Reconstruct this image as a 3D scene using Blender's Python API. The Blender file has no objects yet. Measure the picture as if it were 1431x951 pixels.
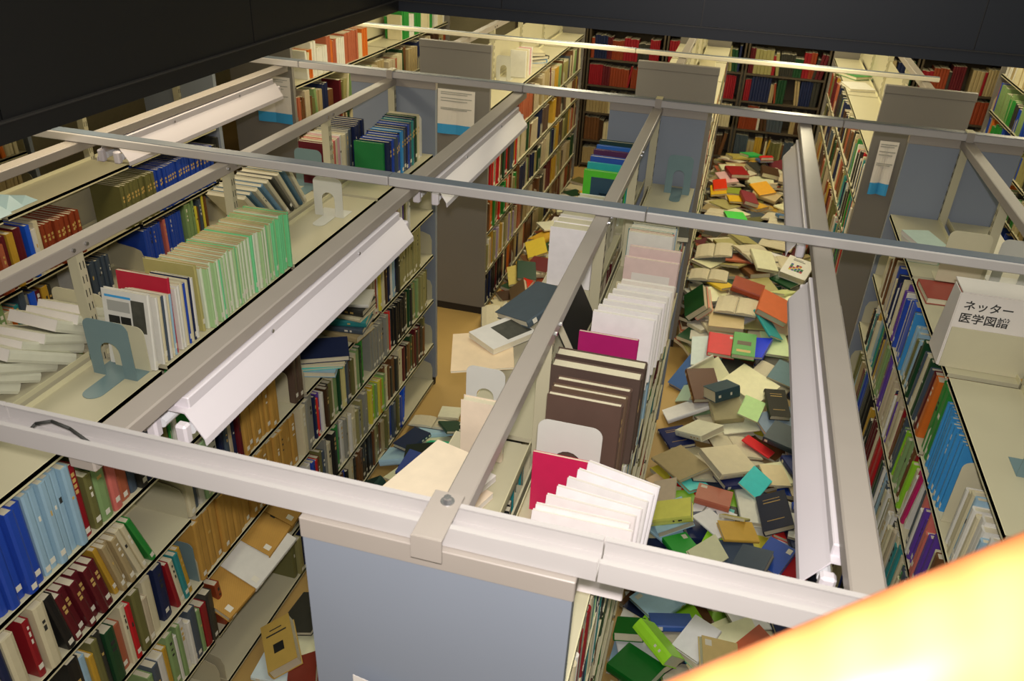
import bpy, math, random
from mathutils import Vector, Matrix, Euler, Quaternion
SC = bpy.context.scene
COL = SC.collection
PI = math.pi

# ------------------------------------------------------------------ camera
cam_d = bpy.data.cameras.new('camera'); cam = bpy.data.objects.new('camera', cam_d); COL.objects.link(cam)
CAM = Vector((.4022, -1.1173, 3.2504))
cam.location = CAM
cam.rotation_euler = (1.0509, -.0444, .2712)
cam_d.sensor_fit = 'HORIZONTAL'; cam_d.sensor_width = 36.0
cam_d.lens = 36.0 * 1145.86 / 1431.0
cam_d.clip_start = .02
cam_d.dof.use_dof = True; cam_d.dof.focus_distance = 3.3; cam_d.dof.aperture_fstop = 6.3
SC.camera = cam

# ------------------------------------------------------------------ light and exposure
SC.view_settings.view_transform = 'Standard'; SC.view_settings.look = 'None'
SC.view_settings.exposure = 0.0; SC.view_settings.gamma = 1.0; SC.view_settings.use_curve_mapping = False
W = bpy.data.worlds.new('world'); SC.world = W; W.use_nodes = True
W.node_tree.nodes['Background'].inputs[0].default_value = (.86, .86, .72, 1)
W.node_tree.nodes['Background'].inputs[1].default_value = .20

def area(name, loc, size, energy, color, rot=(0, 0, 0)):
    d = bpy.data.lights.new(name, 'AREA'); d.shape = 'RECTANGLE'; d.size, d.size_y = size; d.energy = energy; d.color = color
    o = bpy.data.objects.new(name, d); COL.objects.link(o); o.location = loc; o.rotation_euler = rot
    return o
fl = bpy.data.lights.new('camera_flash', 'AREA'); fl.shape = 'RECTANGLE'; fl.size, fl.size_y = .07, .04; fl.energy = 58; fl.color = (1.0, .925, .91)
flo = bpy.data.objects.new('camera_flash', fl); COL.objects.link(flo); flo.location = CAM + Vector((.01, -.03, .11)); flo.rotation_euler = (.93, 0, .22)
WARM = (1.0, .88, .60)
area('ceiling_light_far', (-.8, 5.9, 2.60), (.25, 4.2), 46, WARM)
area('ceiling_light_far_aisle', (.8, 6.2, 2.60), (.25, 4.2), 46, WARM)
area('ceiling_light_far_side', (2.4, 6.0, 2.60), (.25, 4.2), 38, WARM)
area('ceiling_light_side', (-2.35, 6.0, 2.60), (.25, 4.2), 34, WARM)
area('ceiling_light_back', (.6, 8.62, 2.60), (4.5, .2), 26, WARM)
area('ceiling_light_under_slab', (-2.3, 2.2, 2.60), (.25, 2.4), 15, (1.0, .86, .62))
area('upper_floor_light', (.6, 1.1, 5.2), (3.0, 3.0), 58, (1.0, .97, .80))

# ------------------------------------------------------------------ materials
def lin(h):
    if isinstance(h, str): h = [int(h[i:i+2], 16) / 255 for i in (0, 2, 4)]
    return tuple((c / 12.92 if c <= .04045 else ((c + .055) / 1.055) ** 2.4) for c in h)
_M = {}
def mat(name, hexc, rough=.55, metal=0.0, noise=.10, scale=18.0, bump=0.0, emit=None, wave=None, spec=.4):
    if name in _M: return _M[name]
    m = bpy.data.materials.new(name); m.use_nodes = True; nt = m.node_tree; b = nt.nodes['Principled BSDF']
    c = lin(hexc)
    b.inputs['Roughness'].default_value = rough; b.inputs['Metallic'].default_value = metal
    b.inputs['Specular IOR Level'].default_value = spec
    tc = nt.nodes.new('ShaderNodeTexCoord')
    if noise or bump or wave:
        n = nt.nodes.new('ShaderNodeTexNoise'); n.inputs['Scale'].default_value = scale; n.inputs['Detail'].default_value = 3
        nt.links.new(tc.outputs['Object'], n.inputs['Vector'])
        r = nt.nodes.new('ShaderNodeMix'); r.data_type = 'RGBA'
        r.inputs[6].default_value = (*[x * (1 - noise) for x in c], 1); r.inputs[7].default_value = (*[min(1, x * (1 + noise)) for x in c], 1)
        nt.links.new(n.outputs['Fac'], r.inputs[0]); out = r.outputs[2]
        if wave:
            w = nt.nodes.new('ShaderNodeTexWave'); w.bands_direction = wave[0]; w.inputs['Scale'].default_value = wave[1]; w.inputs['Distortion'].default_value = .6
            nt.links.new(tc.outputs['Object'], w.inputs['Vector'])
            r2 = nt.nodes.new('ShaderNodeMix'); r2.data_type = 'RGBA'; r2.blend_type = 'MULTIPLY'; r2.inputs[0].default_value = 1
            rr = nt.nodes.new('ShaderNodeMapRange'); rr.inputs[3].default_value = 1 - wave[2]; rr.inputs[4].default_value = 1
            nt.links.new(w.outputs['Fac'], rr.inputs[0]); nt.links.new(out, r2.inputs[6]); nt.links.new(rr.outputs[0], r2.inputs[7]); out = r2.outputs[2]
        nt.links.new(out, b.inputs['Base Color'])
        if bump:
            bp = nt.nodes.new('ShaderNodeBump'); bp.inputs['Strength'].default_value = bump; bp.inputs['Distance'].default_value = .004
            nt.links.new(n.outputs['Fac'], bp.inputs['Height']); nt.links.new(bp.outputs[0], b.inputs['Normal'])
    else:
        b.inputs['Base Color'].default_value = (*c, 1)
    if emit: b.inputs['Emission Color'].default_value = (*c, 1); b.inputs['Emission Strength'].default_value = emit
    _M[name] = m
    return m
CREAM = mat('cream_painted_steel', 'bcb698', .42, noise=.05, scale=6)
LIP = mat('cream_steel_lip', 'd2cca6', .38, noise=.04, scale=9)
RAILM = mat('grey_painted_rail', 'a0988e', .38, noise=.06, scale=7)
TIE = mat('light_painted_tie_rail', 'b8b4b0', .34, noise=.06, scale=7)
FARTIE = mat('lamplit_tie_rail', 'f0e8cc', .4, noise=.04, scale=7)  # paler than the other tie rails: lamp light put into the colour
PANEL = mat('blue_grey_end_panel', '868e99', .5, noise=.05, scale=3, bump=.05)
FARPANEL = mat('warm_grey_end_panel', '7d7972', .5, noise=.05, scale=3, bump=.05)
PLINTH = mat('dark_plinth', '2c2620', .6)
SLOT = mat('slot_shadow_gap', '1c1c18', .8, noise=0)
DARKSTEEL = mat('dark_brown_bookcase_steel', '4c4232', .5, noise=.08)
PAPER = mat('paper_edges', 'dcd4b6', .8, noise=.06, scale=30, wave=('Z', 260, .22))
PAPERW = mat('white_paper', 'e2dcd2', .75, noise=.04, scale=20)
PAGEFACE = mat('printed_page', 'd6ceb2', .8, noise=.08, scale=60)
GOLD = mat('gilt_lettering', 'c8a860', .4, noise=0)
INK = mat('dark_ink', '30302c', .7, noise=0)
LABELW = mat('call_number_label', 'e0dcc8', .7, noise=.03)
WHITEENAMEL = mat('white_enamel_reflector', 'dcd6da', .28, noise=.03, scale=5)
TUBE = mat('glass_tube', 'eceef0', .15, noise=0)
WRAP = mat('brown_wrapping_paper', 'bc9040', .7, noise=.22, scale=14, bump=.2, wave=('DIAGONAL', 60, .12))
FLOORM = mat('ochre_floor_vinyl', 'b8985a', .45, noise=.12, scale=2.5, bump=.05)
CEILM = mat('ceiling_board', 'b8b4a0', .8, noise=.05)
DARKWALL = mat('unlit_parapet_panel', '101010', .5, noise=.12, scale=2)  # both parapet colours hold the darkness of panels the flash leaves unlit
DARKWALLB = mat('unlit_bluish_parapet_panel', '1a1e26', .5, noise=.12, scale=2)
DARKTRIM = mat('dark_edge_trim', '2c2a28', .4, noise=.05)
WALLM = mat('back_wall_plaster', 'b0a888', .8)
BEGREY = mat('grey_green_bookend_steel', '6e8688', .4, noise=.05)
BEWHITE = mat('white_bookend_steel', 'ccccc2', .4, noise=.04)
BECREAM = mat('cream_bookend_steel', 'c8c2a2', .4, noise=.04)
WOOD = mat('varnished_handrail_wood', 'c87844', .35, noise=.15, scale=6, wave=('X', 8, .15))
STEEL = mat('bright_steel_bolt', 'c0c0c0', .25, metal=.9, noise=0)
BLUEINK = mat('bright_blue_print', '3c9cd4', .6, noise=.03)
GREYINK = mat('grey_print', 'a4a49a', .7, noise=0)

PAL = {  # the covers
 'cream': 'cfc6a2', 'white': 'd8d6ca', 'tan': 'a8966c', 'beige': 'bcae90', 'olive': '6c6a3c', 'khaki': '96905c', 'grey': '8c8c80', 'slate': '46525e',
 'black': '1e1e1e', 'charcoal': '34342e', 'navy': '1c2648', 'blue': '2446a4', 'bright blue': '2058d0', 'sky blue': '3c8cc4', 'pale blue': '94b4c4', 'teal': '2c8484',
 'turquoise': '58c8c0', 'dark green': '1c4428', 'green': '2c8838', 'lime': '88c02c', 'pale green': 'a8cc98', 'sage': '809c64', 'yellow': 'd4c840', 'mustard': 'bc9430',
 'orange': 'cc6a24', 'terracotta': 'a85c40', 'brown': '6a4628', 'dark brown': '46301f', 'rust': '8c3c20', 'red': 'b81c24', 'scarlet': 'd42c28', 'maroon': '5c1820',
 'crimson': '8c1822', 'pink': 'd09ca0', 'salmon': 'c86c60', 'magenta': 'b81c60', 'purple': '5c3c94', 'lilac': 'a494b8', 'peach': 'd8ba90', 'pale yellow': 'd8d088', 'umber': '5a483c'}
def cover_mat(n, hexc=None):
    if n.startswith('lit '): n = n[4:]
    if hexc: return mat('cover_' + hexc, hexc, .42, noise=.09, scale=26, bump=.06)
    return mat('cover_' + n.replace(' ', '_'), PAL[n], .42, noise=.09, scale=26, bump=.06)
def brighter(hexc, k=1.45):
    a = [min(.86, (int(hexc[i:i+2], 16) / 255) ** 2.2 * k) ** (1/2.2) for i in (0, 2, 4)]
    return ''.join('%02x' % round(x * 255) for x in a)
def cname(hexc):
    a = [int(hexc[i:i+2], 16) for i in (0, 2, 4)]
    return min(PAL, key=lambda k: sum((x - int(PAL[k][i:i+2], 16)) ** 2 for x, i in zip(a, (0, 2, 4))))

# ------------------------------------------------------------------ mesh helpers
class MB:
    def __init__(s): s.v = []; s.f = []; s.mi = []; s.mats = []
    def m(s, material):
        if material not in s.mats: s.mats.append(material)
        return s.mats.index(material)
    def add(s, vs, fs, material, M=None):
        k = len(s.v); i = s.m(material)
        s.v += [tuple(M @ Vector(p)) if M else tuple(p) for p in vs]
        for f in fs: s.f.append([k + a for a in f]); s.mi.append(i)
        return s
    def box(s, x0, x1, y0, y1, z0, z1, material, M=None):
        vs = [(x, y, z) for x in (x0, x1) for y in (y0, y1) for z in (z0, z1)]
        return s.add(vs, [(0, 1, 3, 2), (4, 6, 7, 5), (0, 4, 5, 1), (2, 3, 7, 6), (0, 2, 6, 4), (1, 5, 7, 3)], material, M)
    def prism(s, poly, a0, a1, material, axis='y', M=None):
        """a closed outline (two coordinates) pushed from a0 to a1 along an axis"""
        n = len(poly)
        P = {'y': lambda p, a: (p[0], a, p[1]), 'x': lambda p, a: (a, p[0], p[1]), 'z': lambda p, a: (p[0], p[1], a)}[axis]
        vs = [P(p, a0) for p in poly] + [P(p, a1) for p in poly]
        fs = [list(range(n))[::-1], list(range(n, 2 * n))] + [(i, (i + 1) % n, n + (i + 1) % n, n + i) for i in range(n)]
        return s.add(vs, fs, material, M)
    def tube(s, p0, p1, r, material, seg=12):
        p0, p1 = Vector(p0), Vector(p1); d = (p1 - p0).normalized(); a = d.orthogonal().normalized(); b = d.cross(a)
        vs = [tuple(p + a * r * math.cos(t) + b * r * math.sin(t)) for p in (p0, p1) for t in [2 * PI * k / seg for k in range(seg)]]
        fs = [list(range(seg))[::-1], list(range(seg, 2 * seg))] + [(i, (i + 1) % seg, seg + (i + 1) % seg, seg + i) for i in range(seg)]
        return s.add(vs, fs, material)
    def mesh(s, name):
        me = bpy.data.meshes.new(name); me.from_pydata(s.v, [], s.f)
        for m_ in s.mats: me.materials.append(m_)
        me.polygons.foreach_set('material_index', s.mi); me.update()
        return me
    def build(s, name, parent=None, bevel=0, smooth=False):
        me = s.mesh(name); o = bpy.data.objects.new(name, me); COL.objects.link(o)
        if parent: o.parent = parent
        import bmesh
        bm = bmesh.new(); bm.from_mesh(me); bmesh.ops.recalc_face_normals(bm, faces=bm.faces)
        if bevel: bmesh.ops.bevel(bm, geom=[e for e in bm.edges if len(e.link_faces) == 2 and e.calc_face_angle(0) > .6], offset=bevel, segments=1, affect='EDGES')
        if smooth:
            for f in bm.faces: f.smooth = True
        bm.to_mesh(me); bm.free()
        return o

THINGS = []
def tag(o, label, cat, group=None, kind=None, same=False):
    o['label'] = label; o['category'] = cat
    if group: o['group'] = group
    if kind: o['kind'] = kind
    THINGS.append((o, same))
    return o
def empty(name, loc=(0, 0, 0), rot=(0, 0, 0)):
    o = bpy.data.objects.new(name, None); COL.objects.link(o); o.location = loc; o.rotation_euler = rot; o.empty_display_size = .05
    return o
def struct(o): o['kind'] = 'structure'; return o

# ------------------------------------------------------------------ books
LR = random.Random(5)
# lying frame: x = depth with the spine at +x, y = height, z = thickness, origin at the centre
def cover_mb(d, h, t, m, soft=False, mb=None, M=None):
    b = .0008 if soft else min(.0028, t * .12); mb = mb or MB(); r = min(.004, t * .25)
    poly = [(-d/2, t/2), (d/2 - r, t/2), (d/2, t/4), (d/2, -t/4), (d/2 - r, -t/2), (-d/2, -t/2), (-d/2, -t/2 + b), (d/2 - r - b, -t/2 + b), (d/2 - r - b, t/2 - b), (-d/2, t/2 - b)]
    return mb.prism(poly, -h/2, h/2, m, 'y', M)
def pages_mb(d, h, t, m, soft=False, mb=None, M=None):
    b = .0009 if soft else min(.003, t * .13); e = .0008 if soft else .004; mb = mb or MB(); r = min(.004, t * .25)
    return mb.box(-d/2 + e, d/2 - r - b - .0004, -h/2 + e, h/2 - e, -t/2 + b, t/2 - b, m, M)
def make_book(name, d, h, t, color, parent_loc, rot, soft=False, parts=True, label=True, hexc=None, paper=None, title=0, cov=None, quat=None, front=None):
    """one book, standing or lying; big ones are an Empty with a cover, a block of pages and a spine label"""
    cm = cov or cover_mat(color, hexc); pm = paper or PAPER
    if not parts:
        mb = cover_mb(d, h, t, cm, soft); pages_mb(d, h, t, pm, soft, mb)
        if label and LR.random() < .5: mb.box(d/2 - .001, d/2 + .0006, -h/2 + .02, -h/2 + .045, -min(t*.36, .011), min(t*.36, .011), LABELW)
        o = mb.build(name)
    else:
        o = empty(name)
        cover_mb(d, h, t, cm, soft).build('cover', o)
        pages_mb(d, h, t, pm, soft).build('page_block', o)
        if label and LR.random() < .6:
            lo = LR.choice([.012, .018, .024, .03])
            MB().box(d/2 - .001, d/2 + .0006, -h/2 + lo, -h/2 + lo + .020, -min(t*.32, .009), min(t*.32, .009), LABELW).build('spine_label', o)
        if label and not title and t > .02 and LR.random() < .45:
            q = MB(); w_ = t * LR.uniform(.1, .2); m_ = LR.choice([GOLD, LABELW, INK])
            for k in range(LR.choice([1, 2, 3])): q.box(d/2 - .001, d/2 + .0005, h*.10 + k*.03, h*.10 + k*.03 + LR.uniform(.006, .022), -w_, w_, m_)
            q.build('title_mark', o)
        if title:
            q = MB(); w = min(t * .25, .006)
            for k in range(title): q.box(d/2 - .001, d/2 + .0005, h*.12 + k*.022, h*.12 + k*.022 + .014, -w, w, GOLD)
            q.build('title_mark', o)
        if front: front(o, d, h, t)
    o.location = parent_loc
    if quat is not None: o.rotation_mode = 'QUATERNION'; o.rotation_quaternion = quat
    else: o.rotation_euler = rot
    return o
def open_book(name, d, h, t, color, loc, quat=None, rot=None, hexc=None, parts=True):
    """an open book lying on its back: d is the width over both halves"""
    cm = cover_mat(color, hexc)
    def leaves(s):
        return [(s*.002, -t*.30), (s*d*.48, -t*.42), (s*d*.485, -t*.1), (s*d*.36, t*.30), (s*d*.16, t*.5), (s*d*.04, t*.36), (s*.002, t*.05)]
    cv = [(-d/2, -t*.47), (d/2, -t*.47), (d/2, -t*.40), (0, -t*.30), (-d/2, -t*.40)]
    if parts:
        o = empty(name)
        MB().prism(cv, -h/2, h/2, cm).build('cover', o)
        for s in (-1, 1):
            q = MB(); q.prism(leaves(s), -h/2 + .004, h/2 - .004, PAGEFACE); q.build('page_block', o)
    else:
        q = MB(); q.prism(cv, -h/2, h/2, cm)
        for s in (-1, 1): q.prism(leaves(s), -h/2 + .004, h/2 - .004, PAGEFACE)
        o = q.build(name)
    o.location = loc
    if quat is not None: o.rotation_mode = 'QUATERNION'; o.rotation_quaternion = quat
    elif rot: o.rotation_euler = rot
    return o
# ------------------------------------------------------------------ the room
struct(MB().box(-7, 7, -3, 9.6, -.1, 0, FLOORM).build('floor'))
struct(MB().box(-7, 7, 9.45, 9.6, 0, 2.66, WALLM).build('wall_back'))
struct(MB().box(-7.1, -6.9, -3, 9.6, 0, 2.66, WALLM).build('wall_left'))
struct(MB().box(6.9, 7.1, -3, 9.6, 0, 2.66, WALLM).build('wall_right'))
q = MB(); q.box(-7, -1.37, -3, 9.6, 2.64, 2.75, CEILM); q.box(-1.37, 7, 3.10, 9.6, 2.64, 2.75, CEILM)
struct(q.build('ceiling'))
q = MB()   # unlit-dark parapet panels round the opening above, with a pale joint between panels
ys = [-3, -1.83, -.65, .52, 1.70, 2.87, 3.07]
for a, b in zip(ys, ys[1:]):
    q.box(-1.40, -1.345, a + .003, b - .003, 2.655, 4.6, DARKWALL)
    q.box(-1.40, -1.352, a - .003, a + .003, 2.655, 4.6, DARKTRIM)
struct(q.build('wall_parapet_left'))
q = MB(); xs = [-1.40, -.79, .19, 1.38, 2.5, 3.6, 4.8]
for a, b in zip(xs, xs[1:]):
    q.box(a + .003, b - .003, 3.075, 3.13, 2.655, 4.6, DARKWALLB)
    q.box(a - .003, a + .003, 3.082, 3.13, 2.655, 4.6, DARKTRIM)
struct(q.build('wall_parapet_far'))
q = MB(); q.box(-1.42, -1.335, -3, 3.065, 2.60, 2.650, DARKWALL); q.box(-1.40, -1.332, -3, 3.06, 2.650, 2.655, DARKTRIM); struct(q.build('trim_1'))
q = MB(); q.box(-1.42, 4.8, 3.065, 3.14, 2.60, 2.650, DARKWALLB); q.box(-1.335, 4.8, 3.060, 3.12, 2.650, 2.655, DARKTRIM); struct(q.build('trim_2'))

# ------------------------------------------------------------------ racks
LEV = [1.71, 1.35, 1.04, .71, .365, .06]
HW = .267
def shelf_mesh(xc, s, a, b, z, bracket=True):
    q = MB(); x0, x1 = xc + s*.022, xc + s*HW
    lo, hi = min(x0, x1), max(x0, x1)
    q.box(lo, hi, a, b, z - .016, z, CREAM)
    q.box(x1 - s*.003 if s > 0 else x1, x1 if s > 0 else x1 - s*.003, a, b, z - .024, z + .0005, LIP)
    q.box(min(x0, x0 + s*.003), max(x0, x0 + s*.003), a, b, z, z + .018, LIP)
    if bracket:
        for y in (a + .002, b - .0035):
            pl = [(x0, z), (xc + s*.258, z), (xc + s*.258, z + .10), (xc + s*.245, z + .135), (xc + s*.20, z + .15), (x0, z + .17)]
            q.prism(pl, y, y + .0015, CREAM)
    return q
def rack(label, xc, bays, sides=(1, -1), z_top=2.145, near=PANEL, far=PANEL, group='double-sided steel book racks', top_back=False, skew=0, far_inner=None):
    r = empty('book_rack', (xc, bays[0], 0)); tag(r, label, 'bookshelf', group)
    def put(o): o.parent = r; o.location = (-xc, -bays[0], 0); return o
    y0, y1 = bays[0], bays[-1]
    for ya, yb, m in ((y0 - .045, y0 - .012, near), (y1 + .012, y1 + .045, far)):
        if m is None: continue
        q = MB(); q.box(xc - .272, xc + .272, ya, yb, .065, z_top - .05, m); q.box(xc - .262, xc + .262, ya + .004, yb - .004, 0, .065, PLINTH)
        put(q.build('end_panel'))
        put(MB().box(xc - .275, xc + .275, ya - .004, yb + .004, z_top - .05, z_top, RAILM if m is PANEL else m).build('panel_frame', bevel=.002))
    for k, y in enumerate(bays):
        q = MB(); q.box(xc - .020, xc + .020, y - .016, y + .016, 0, z_top - .042, CREAM)
        for j in range(30):
            z = z_top - .1 - j*.05
            for s in (-1, 1):
                for dy in (-.009, .006): q.box(xc + s*.0204 - .0004, xc + s*.0204 + .0004, y + dy, y + dy + .003, z, z + .026, SLOT)
        put(q.build('post'))
    rl = put(MB().box(xc - .027, xc + .027, y0 - .01, y1 + .01, z_top - .042, z_top, RAILM).build('top_rail', bevel=.003))
    for y in bays[1:-1]:
        for dy in (-.03, .03):
            b = MB(); b.tube((xc + .027, y + dy, z_top - .02), (xc + .034, y + dy, z_top - .02), .007, STEEL, 8); put(b.build('bolt'))
    for s in sides:
        for a, b in zip(bays, bays[1:]):
            for i, z in enumerate(LEV):
                put(shelf_mesh(xc, s, a + .017, b - .017, z, i > 0).build('shelf'))
    put(MB().box(xc - .003, xc + .003, y0, y1, .03, 1.69, CREAM).build('back_sheet'))
    if top_back:
        for a, b in zip(bays, bays[1:]): put(MB().box(xc - .002, xc + .002, a + .02, b - .02, 1.74, 2.02, CREAM).build('top_divider'))
    return r
SB = [0, .9, 1.8, 2.7, 3.57]
TB = [4.78, 5.68, 6.58, 7.48, 8.38]
rack('long cream book rack with end panel far off, lined up beneath first tube lamps, left', -1.6, SB)
rack('middle book rack with large blue-grey end panel facing the camera, bolted rail on top', 0, SB)
rack('right cream book rack carrying a white sign and green and blue volumes', 1.6, SB)
rack('far-left book rack under the dark parapet with red, green and blue sets', -3.115, SB, sides=(1,))
rack('dim book rack at the extreme left, almost hidden by the dark parapet', -4.7, SB, sides=(1,))
rack('book rack at the extreme right edge, behind the sign rack', 3.2, SB, sides=(-1,))
TG = 'double-sided racks of the far block'
rack('far rack whose grey end panel has a white notice with blue foot, clear of lamps', -1.6, TB, near=FARPANEL, far=FARPANEL, z_top=2.165, group=TG, top_back=True)
rack('far rack with plain grey end panel behind the middle rack', 0, TB, near=FARPANEL, far=FARPANEL, z_top=2.165, group=TG, top_back=True)
rack('far rack with plain grey end panel behind the right rack', 1.6, TB, near=FARPANEL, far=FARPANEL, z_top=2.165, group=TG, top_back=True)
rack('far rack at left with end notice partly behind a tube lamp', -3.2, TB, sides=(1,), near=FARPANEL, far=FARPANEL, z_top=2.165, group=TG, top_back=True)
rack('far rack at the right edge full of orange and green spines', 3.2, TB, sides=(-1,), near=FARPANEL, far=FARPANEL, z_top=2.165, group=TG, top_back=True)

# dark steel bookcases along the back wall
def wall_case(x, label):
    o = empty('wall_bookcase', (x, 9.0, 0)); tag(o, label, 'bookcase', 'dark steel bookcases along the back wall')
    for s in (0, 1): 
        p = MB().box(s*.90 - s*.02, s*.90 + .02 - s*.02, 0, .28, 0, 2.1, DARKSTEEL).build('side_panel', o)
    MB().box(.0, .9, .28, .285, 0, 2.1, DARKSTEEL).build('back_sheet', o)
    for z in LEV + [2.09]: MB().box(.02, .88, 0, .28, z - .02, z, DARKSTEEL).build('shelf', o)
    return o
for i, (x, l) in enumerate([(-2.3, 'dark bookcase on the back wall seen at the left end'), (-1.38, 'dark back-wall bookcase with slanting red volumes, end of the left aisle'), (-.46, 'dark back-wall bookcase behind the middle far rack'), (.46, 'dark back-wall bookcase of red and green sets, end of littered aisle'), (1.38, 'dark back-wall bookcase behind the right far rack'), (2.3, 'dark back-wall bookcase at the right end')]):
    wall_case(x, l)

# ------------------------------------------------------------------ rails across
def cross_rail(y, x0, x1, label, joints, tray=False, z=2.147, m=TIE, w=.031, h=.040):
    o = empty('cross_rail', (x0, y, z)); tag(o, label, 'rail', 'steel tie rails across the racks')
    cuts = [x0] + joints + [x1]
    for a, b in zip(cuts, cuts[1:]):
        a, b = a - x0 + .0015, b - x0 - .0015
        if tray:
            pl = [(-w, 0), (w, 0), (w, h), (w - .012, h), (w - .012, h - .003), (w - .004, h - .003), (w - .004, .004), (-w + .004, .004), (-w + .004, h - .003), (-w + .012, h - .003), (-w + .012, h), (-w, h)]
            MB().prism(pl, a, b, m, 'x').build('channel', o)
        else:
            MB().box(a, b, -w, w, 0, h - .002, m).build('channel', o, bevel=.004)
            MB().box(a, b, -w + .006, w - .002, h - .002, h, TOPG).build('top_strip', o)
    return o
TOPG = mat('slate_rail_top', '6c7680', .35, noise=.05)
cross_rail(0, -2.2, 1.25, 'nearest wide tie rail, pale open channel over the big end panel', [-1.02, .31], tray=True, w=.036, h=.046)
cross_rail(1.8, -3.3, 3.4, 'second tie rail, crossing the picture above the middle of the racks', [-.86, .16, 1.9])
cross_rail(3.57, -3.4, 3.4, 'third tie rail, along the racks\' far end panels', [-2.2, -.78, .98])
cross_rail(4.99, -2.6, 1.68, 'lamp-lit cream tie rail over the far block, below the parapet', [-.33], z=2.168, m=FARTIE, w=.022, h=.03)
# bracket tabs that tie the long rails to the cross rails
def clip(x, y, label, big=False):
    o = empty('rail_clip', (x, y, 2.19)); tag(o, label, 'bracket', 'clips joining rails')
    if big:
        MB().box(-.030, .030, -.075, .055, .004, .008, RAILM).build('plate', o, bevel=.001)
        MB().box(-.030, .030, -.079, -.075, -.045, .008, RAILM).build('flange', o)
        b = MB(); b.tube((.004, .028, .008), (.004, .028, .020), .008, STEEL, 6); b.tube((.004, .028, .008), (.004, .028, .010), .014, STEEL, 14); b.build('bolt', o)
    else:
        MB().box(-.018, .018, -.034, .036, -.002, .004, LIP).build('plate', o); MB().box(-.018, .018, -.038, -.034, -.046, .004, RAILM).build('flange', o)
clip(0, 0, 'bolted grey tab tying the middle long rail onto the nearest cross rail', True)
clip(0, 3.57, 'small clip at third cross rail above the middle rack')
clip(-1.6, 3.57, 'small clip at third cross rail above the left rack')
clip(1.6, 3.57, 'small clip at third cross rail above the right rack')

# ------------------------------------------------------------------ lamp rails and tube lamps over the aisles
def lamp_rail(x, y0, y1, label):
    o = MB().box(-.033, .033, 0, y1 - y0, -.042, 0, RAILM).build('lamp_rail', bevel=.004); o.location = (x, y0, 2.145); tag(o, label, 'rail', 'long rails carrying the lamps')
def tube_lamp(x, y0, y1, label):
    o = empty('tube_lamp', (x, y0, 2.10)); tag(o, label, 'lamp', 'white tube lamps hung over the aisles'); L = y1 - y0
    MB().box(-.042, .042, .02, L - .02, -.050, 0, WHITEENAMEL).build('housing', o, bevel=.003)
    rf = [(-.042, -.030), (.042, -.030), (.048, -.040), (.088, -.100), (.090, -.118), (.087, -.118), (.085, -.101), (.046, -.043), (.04, -.034), (-.04, -.034), (-.046, -.043), (-.085, -.101), (-.087, -.118), (-.090, -.118), (-.088, -.100), (-.048, -.040)]
    MB().prism(rf, 0, L, WHITEENAMEL, 'y').build('reflector', o)
    for s in (-1, 1):
        MB().tube((s*.042, .01, -.085), (s*.042, L - .01, -.085), .015, TUBE).build('tube', o)
        for y in (-.030, L + .004): MB().box(s*.042 - .016, s*.042 + .016, y, y + .028, -.108, -.05, WHITEENAMEL).build('lamp_holder', o, bevel=.006)
    for y in (L*.3, L*.72): MB().tube((.043, y, -.02), (.046, y, -.02), .006, STEEL, 8).build('screw', o)
lamp_rail(-.80, -.02, 3.6, 'long lamp rail over the left aisle')
lamp_rail(.79, -.02, 3.6, 'long lamp rail over the littered right aisle')
lamp_rail(-2.34, .6, 3.6, 'long lamp rail under the dark parapet, far left')
tube_lamp(-.80, .27, 1.66, 'near white tube lamp over the left aisle')
tube_lamp(-.80, 2.05, 3.42, 'farther white tube lamp over the left aisle, by the notice')
tube_lamp(.79, .24, 1.62, 'near white tube lamp over the littered right aisle')
tube_lamp(.79, 2.05, 3.40, 'farther white tube lamp over the littered right aisle')
tube_lamp(-2.34, 2.0, 3.42, 'warm-lit white tube lamp under the parapet at far left')
cb = MB()
pts = [(-.99, -.028, 2.158), (-.93, -.020, 2.164), (-.90, -.012, 2.196), (-.865, -.004, 2.205), (-.82, -.006, 2.198), (-.77, -.012, 2.176), (-.70, -.016, 2.160), (-.62, -.018, 2.158)]
for a, b in zip(pts, pts[1:]): cb.tube(a, b, .0035, INK, 8)
tag(cb.build('lamp_cable', smooth=True), 'thin dark cable lying in the nearest pale rail channel', 'cable')

nt = empty('paper_sheet', (-.076, -.0635, 1.742)); tag(nt, 'white paper corner just showing low on the big end panel, bottom edge', 'paper')
MB().add([(-.10, 0, -.30), (.10, 0, -.30), (.10, 0, -.045), (-.10, 0, 0), (-.10, .001, -.30), (.10, .001, -.30), (.10, .001, -.045), (-.10, .001, 0)], [(0, 1, 2, 3), (7, 6, 5, 4), (0, 4, 5, 1), (3, 2, 6, 7), (1, 5, 6, 2), (0, 3, 7, 4)], PAPERW).build('sheet', nt)
# ------------------------------------------------------------------ handrail beside the camera
a_ = Vector((0.3568, -0.8114, 2.7006)); b_ = Vector((0.8047, -0.5925, 2.9217)); dd = (b_ - a_)
h = MB(); h.tube(a_ - dd * .6, b_ + dd * .5, .055, WOOD, 48)
tag(h.build('handrail', smooth=True), 'out-of-focus wooden handrail, glaring bright, cutting the lower right corner', 'handrail')

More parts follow.
